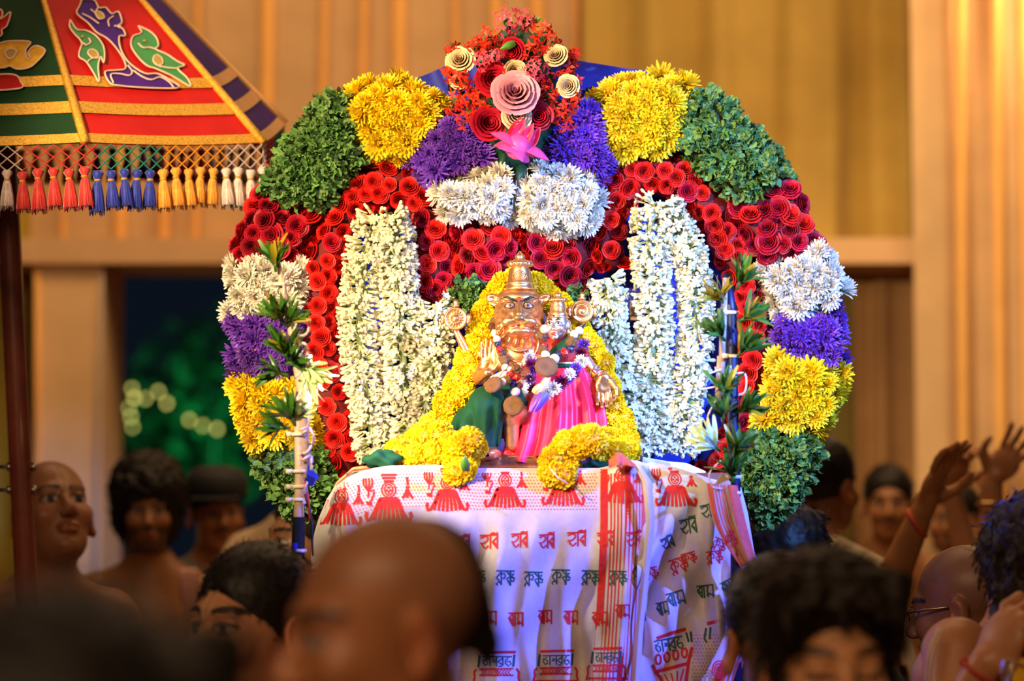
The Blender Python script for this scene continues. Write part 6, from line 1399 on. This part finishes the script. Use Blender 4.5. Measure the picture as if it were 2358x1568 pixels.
def align(zdir, palm):
    """rotation taking +Z to zdir and -Y towards palm"""
    z = np.array(zdir, float); z /= np.linalg.norm(z); y = -np.array(palm, float); y -= z * (y @ z); y /= np.linalg.norm(y); x = np.cross(y, z); return np.stack([x, y, z], 1)

# nearest: shaven man in profile, and the dark head at the lower left
person('shaven-headed man in profile with a dark tuft of hair, close in front of the cloth', 884, 1450, 2.4, yaw=-70, pitch=6, s=.95, tone=(.42, .16, .065), hair='tuft', h=.0042, stubble=True, strands=250)
person('out of focus dark head of a man seen from behind at the lower left', 160, 1962, 1.38, yaw=172, tone=(.10, .05, .03), hair='fringe', h=.006, brows=False, strands=600)
# young man with fringe and the man right behind him
person('young man with black fringe and lowered eyes at the lower right', 1908, 1530, 3.12, yaw=6, pitch=3, tone=(.66, .30, .135), hair='fringe', eyes='closed', h=.0036, strands=2600, m_h=m_hairb)
person('dark-haired man just behind the young man with the fringe, one ear showing', 1808, 1478, 3.62, yaw=12, tone=(.40, .17, .065), hair='crop', h=.0045, strands=1500)
# left: man with the forehead mark, looking left
person('short-haired man with forehead mark glancing left, in front of the left pole', 576, 1442, 3.95, yaw=-40, pitch=-2, s=1.04, tone=(.62, .265, .13), hair='crop', mark=True, h=.0034, strands=2600)
person('shaven man with forehead mark looking up beside the umbrella pole', 122, 1184, 5.8, yaw=28, pitch=-24, s=1.12, tone=(.34, .135, .058), hair='none', mark=True, h=.0036, stubble=True, moustache=False)
rt, Rh, hp, B = person('bearded man with bushy dark hair and bare shoulders in the doorway', 340, 1176, 7.2, yaw=10, tone=(.30, .12, .035), hair='bushy', beard=.75, h=.006, body_yaw=0)
mb = MB(); mb.grid(lambda u, v: (hp.x + .10 + .05 * u + .03 * v, hp.y - .02 - .07 * math.sin(PI * v) - .01, hp.z - .16 - .34 * abs(v - .35)), 5, 16); mb.build('shoulder_towel', mat('pink_towel', (.55, .28, .22), .9), rt)
rt, Rh, hp, B = person('moustached man in a black cap and grey shirt in the doorway', 498, 1180, 7.6, yaw=20, tone=(.42, .17, .055), hair='crop', moustache=True, shirt=(.18, .16, .12), h=.006)
mb = MB(); mb.lathe([(.094, .045), (.099, .06), (.098, .10), (.085, .128), (.05, .145), (.0, .148)], 28); cp = put('cap', mb.mesh('cap'), mat('black_cap', (.012, .012, .014), .7), rt, hp, Quaternion((0, 0, 1), .3), (1, 1.12, 1))
mb = MB(); mb.grid(lambda u, v: hp + Vector(((u - .5) * .15 + .01, -.105 - .04 * v + .03 * (2 * u - 1) ** 2 , .052 - .008 * v)), 9, 4); mb.build('cap_brim', SOC['black_cap'], rt)
person('man in a cream shirt whose head is hidden by the lower left leaf panel', 706, 1082, 7.0, yaw=150, tone=(.4, .18, .08), hair='short', shirt=(.72, .52, .30), h=.008, strands=100)
person('dark-haired man half hidden behind the left leafy pole', 716, 1246, 5.5, yaw=-65, tone=(.34, .15, .07), hair='short', h=.006, beard=.5)
# right: crowd
person('man seen from behind in a cream shirt with orange collar, right of the teal leaves', 1898, 1120, 6.4, yaw=140, tone=(.34, .13, .04), hair='short', shirt=(.70, .56, .36), h=.006)
person('black-haired head seen from behind directly below the teal leaf panel', 1812, 1312, 5.3, yaw=176, tone=(.25, .1, .04), hair='fringe', shirt=(.05, .05, .05), h=.006)
person('young man facing the camera between the teal leaves and the raised arm', 2046, 1160, 8.2, yaw=-8, tone=(.40, .165, .055), hair='short', h=.006, moustache=True)
person('man in side view with dark hair behind the raised forearm', 2196, 1196, 8.95, yaw=-55, tone=(.34, .14, .05), hair='short', h=.006, beard=.3)
rt, Rh, hp, B = person('shaven man with glasses turned away, shiny scalp at the right', 2216, 1398, 4.62, yaw=-118, pitch=10, s=.96, tone=(.26, .11, .06), hair='tuft', h=.0045, stubble=True, strands=200)
gl = MB(); Rm = Matrix(Rh.tolist())
for q in (-1, 1):
    gl.tube([hp + Rm @ Vector((q * .075, .02, .004)), hp + Rm @ Vector((q * .076, -.06, .006)), hp + Rm @ Vector((q * .066, -.096, .004))], .0022, 6)
    gl.tube([hp + Rm @ Vector((q * .034 + .026 * math.cos(t_), -.112, .018 * math.sin(t_) - .002)) for t_ in np.linspace(0, 2 * PI, 17)], .0018, 6)
gl.tube([hp + Rm @ Vector((-.01, -.114, .002)), hp + Rm @ Vector((.01, -.114, .002))], .0018, 6); glo = gl.build('eyeglass_frame', mat('glasses_metal', (.35, .28, .22), .25, metal=1.), rt)
def fist(mb, hand_at, tone):
    W_ = at(2262, 1545, 3.92); El = at(2190, 1720, 4.0); Sh = at(2205, 1505, 4.08)
    arm_path(mb, [Sh, El, W_], [.062, .045, .031], tone)
    hand_at('grip', W_, align((at(2330, 1440, 3.9) - W_).normalized(), (.75, .55, -.2)), True, 1.08)
rt, Rh, hp, B = person('bare-shouldered man with tousled dark hair holding a packet at the right edge', 2392, 1345, 4.15, yaw=196, tone=(.44, .18, .075), hair='shaggy', sh=.10, h=.006, arms='right_up', extra=fist, strands=2600, m_h=m_hairb, body_yaw=182)
def ring(name, par, c, d, r_, w, m_, knot=False):
    q = facing(d, 0); mb = MB(); mb.tube([Vector(c) + q @ Vector((r_ * math.cos(a), r_ * math.sin(a), 0)) for a in np.linspace(0, 2 * PI, 25)], w, 7, cap=False)
    if knot: mb.lathe([(.0, -.008), (.006, -.004), (.007, .003), (.0, .009)], 8, Vector(c) + q @ Vector((-r_, 0, 0)))
    return mb.build(name, m_, par)
W_ = at(2262, 1545, 3.92); ring('thread_bracelet', rt, W_.lerp(at(2190, 1720, 4.0), .02), (at(2330, 1440, 3.9) - W_), .034, .004, mat('red_thread', (.42, .03, .012), .7), True)
m_cord = mat('sacred_thread', (.62, .44, .30), .8)
mb = MB(); mb.tube([at(2160, 1448, 3.99), at(2140, 1500, 3.97), at(2132, 1568, 3.97), at(2130, 1640, 3.98)], .0022, 6); mb.tube([at(2168, 1446, 3.99), at(2150, 1500, 3.97), at(2142, 1568, 3.97), at(2140, 1640, 3.98)], .0022, 6); mb.build('thread', m_cord, rt)
# clear packet with a printed yellow tag in that hand
t = thing('plastic_packet', at(2330, 1560, 3.86), 'clear plastic packet with a yellow lettered tag in the hand at the lower right corner', 'packet')
mb = MB(); mb.grid(lambda u, v: at(2300 + 40 * u + 10 * v, 1520 + 70 * v, 3.855 - .012 * math.sin(PI * u) + .006 * math.sin(11 * u + 9 * v)), 10, 12); mb.build('clear_wrap', mat('clear_plastic', (.9, .9, .9), .12, trans=.9), t)
mb = MB(); mb.box(at(2356, 1548, 3.846), (.011, .001, .020), R=Matrix.Rotation(.45, 3, 'Y')); tg = mb.build('yellow_tag', mat('yellow_card', (.80, .42, .01), .5), t, smooth=False)
sy = printer(lambda x, y: 3.844, tg); sy('printed_word', [[(2343, 1527), (2345, 1538)], [(2344, 1532), (2347, 1526), (2350, 1538)], [(2349, 1532), (2352, 1527), (2355, 1539)], [(2357, 1529), (2358, 1538), (2362, 1538), (2363, 1530)]], 1.8, m_blk, eps=.001)
# raised arms
def raised1(mb, hand_at, tone):
    W_ = at(2128, 1166, 5.75); El = at(2048, 1350, 5.8); Sh = at(2020, 1560, 5.88)
    arm_path(mb, [Sh, El, W_], [.05, .042, .029], tone); hand_at('open', W_, align(at(2196, 1010, 5.7) - W_, (.55, -.5, -.2)), False, 1.02)
rt, Rh, hp, B = person('man hidden behind the fringe-haired youth, forearm raised with a red thread bracelet', 1962, 1420, 5.88, yaw=-20, tone=(.42, .17, .06), hair='short', h=.008, arms='right_up', extra=raised1, strands=100)
W_ = at(2128, 1166, 5.75); dd = (W_ - at(2048, 1350, 5.8)).normalized(); ring('thread_bracelet', rt, W_ - dd * .045, dd + Vector((.5, 0, -.3)), .036, .006, mat('coral_thread', (.62, .08, .03), .7))
def raised2(mb, hand_at, tone):
    W_ = at(2285, 1105, 6.5); El = at(2278, 1320, 6.55); Sh = at(2310, 1500, 6.6)
    arm_path(mb, [Sh, El, W_], [.05, .042, .029], tone); hand_at('open', W_, align(at(2372, 985, 6.42) - W_, (-.35, -.8, -.2)), True, 1.0)
    W2 = at(2190, 1130, 6.7); E2 = at(2240, 1330, 6.72)
    arm_path(mb, [at(2330, 1500, 6.75), E2, W2], [.05, .042, .028], tone); hand_at('relaxed', W2, align(at(2232, 1010, 6.62) - W2, (.5, -.7, .0)), False, 1.0)
rt, Rh, hp, B = person('devotee with both arms raised and a gold bangle, near the right edge', 2345, 1330, 6.7, yaw=-15, tone=(.44, .19, .085), hair='short', h=.008, arms='none', extra=raised2, strands=100)
ring('gold_bangle', rt, at(2281, 1160, 6.5), (0, .1, 1), .036, .005, mat('bangle_gold', (.9, .6, .25), .2, metal=1.))
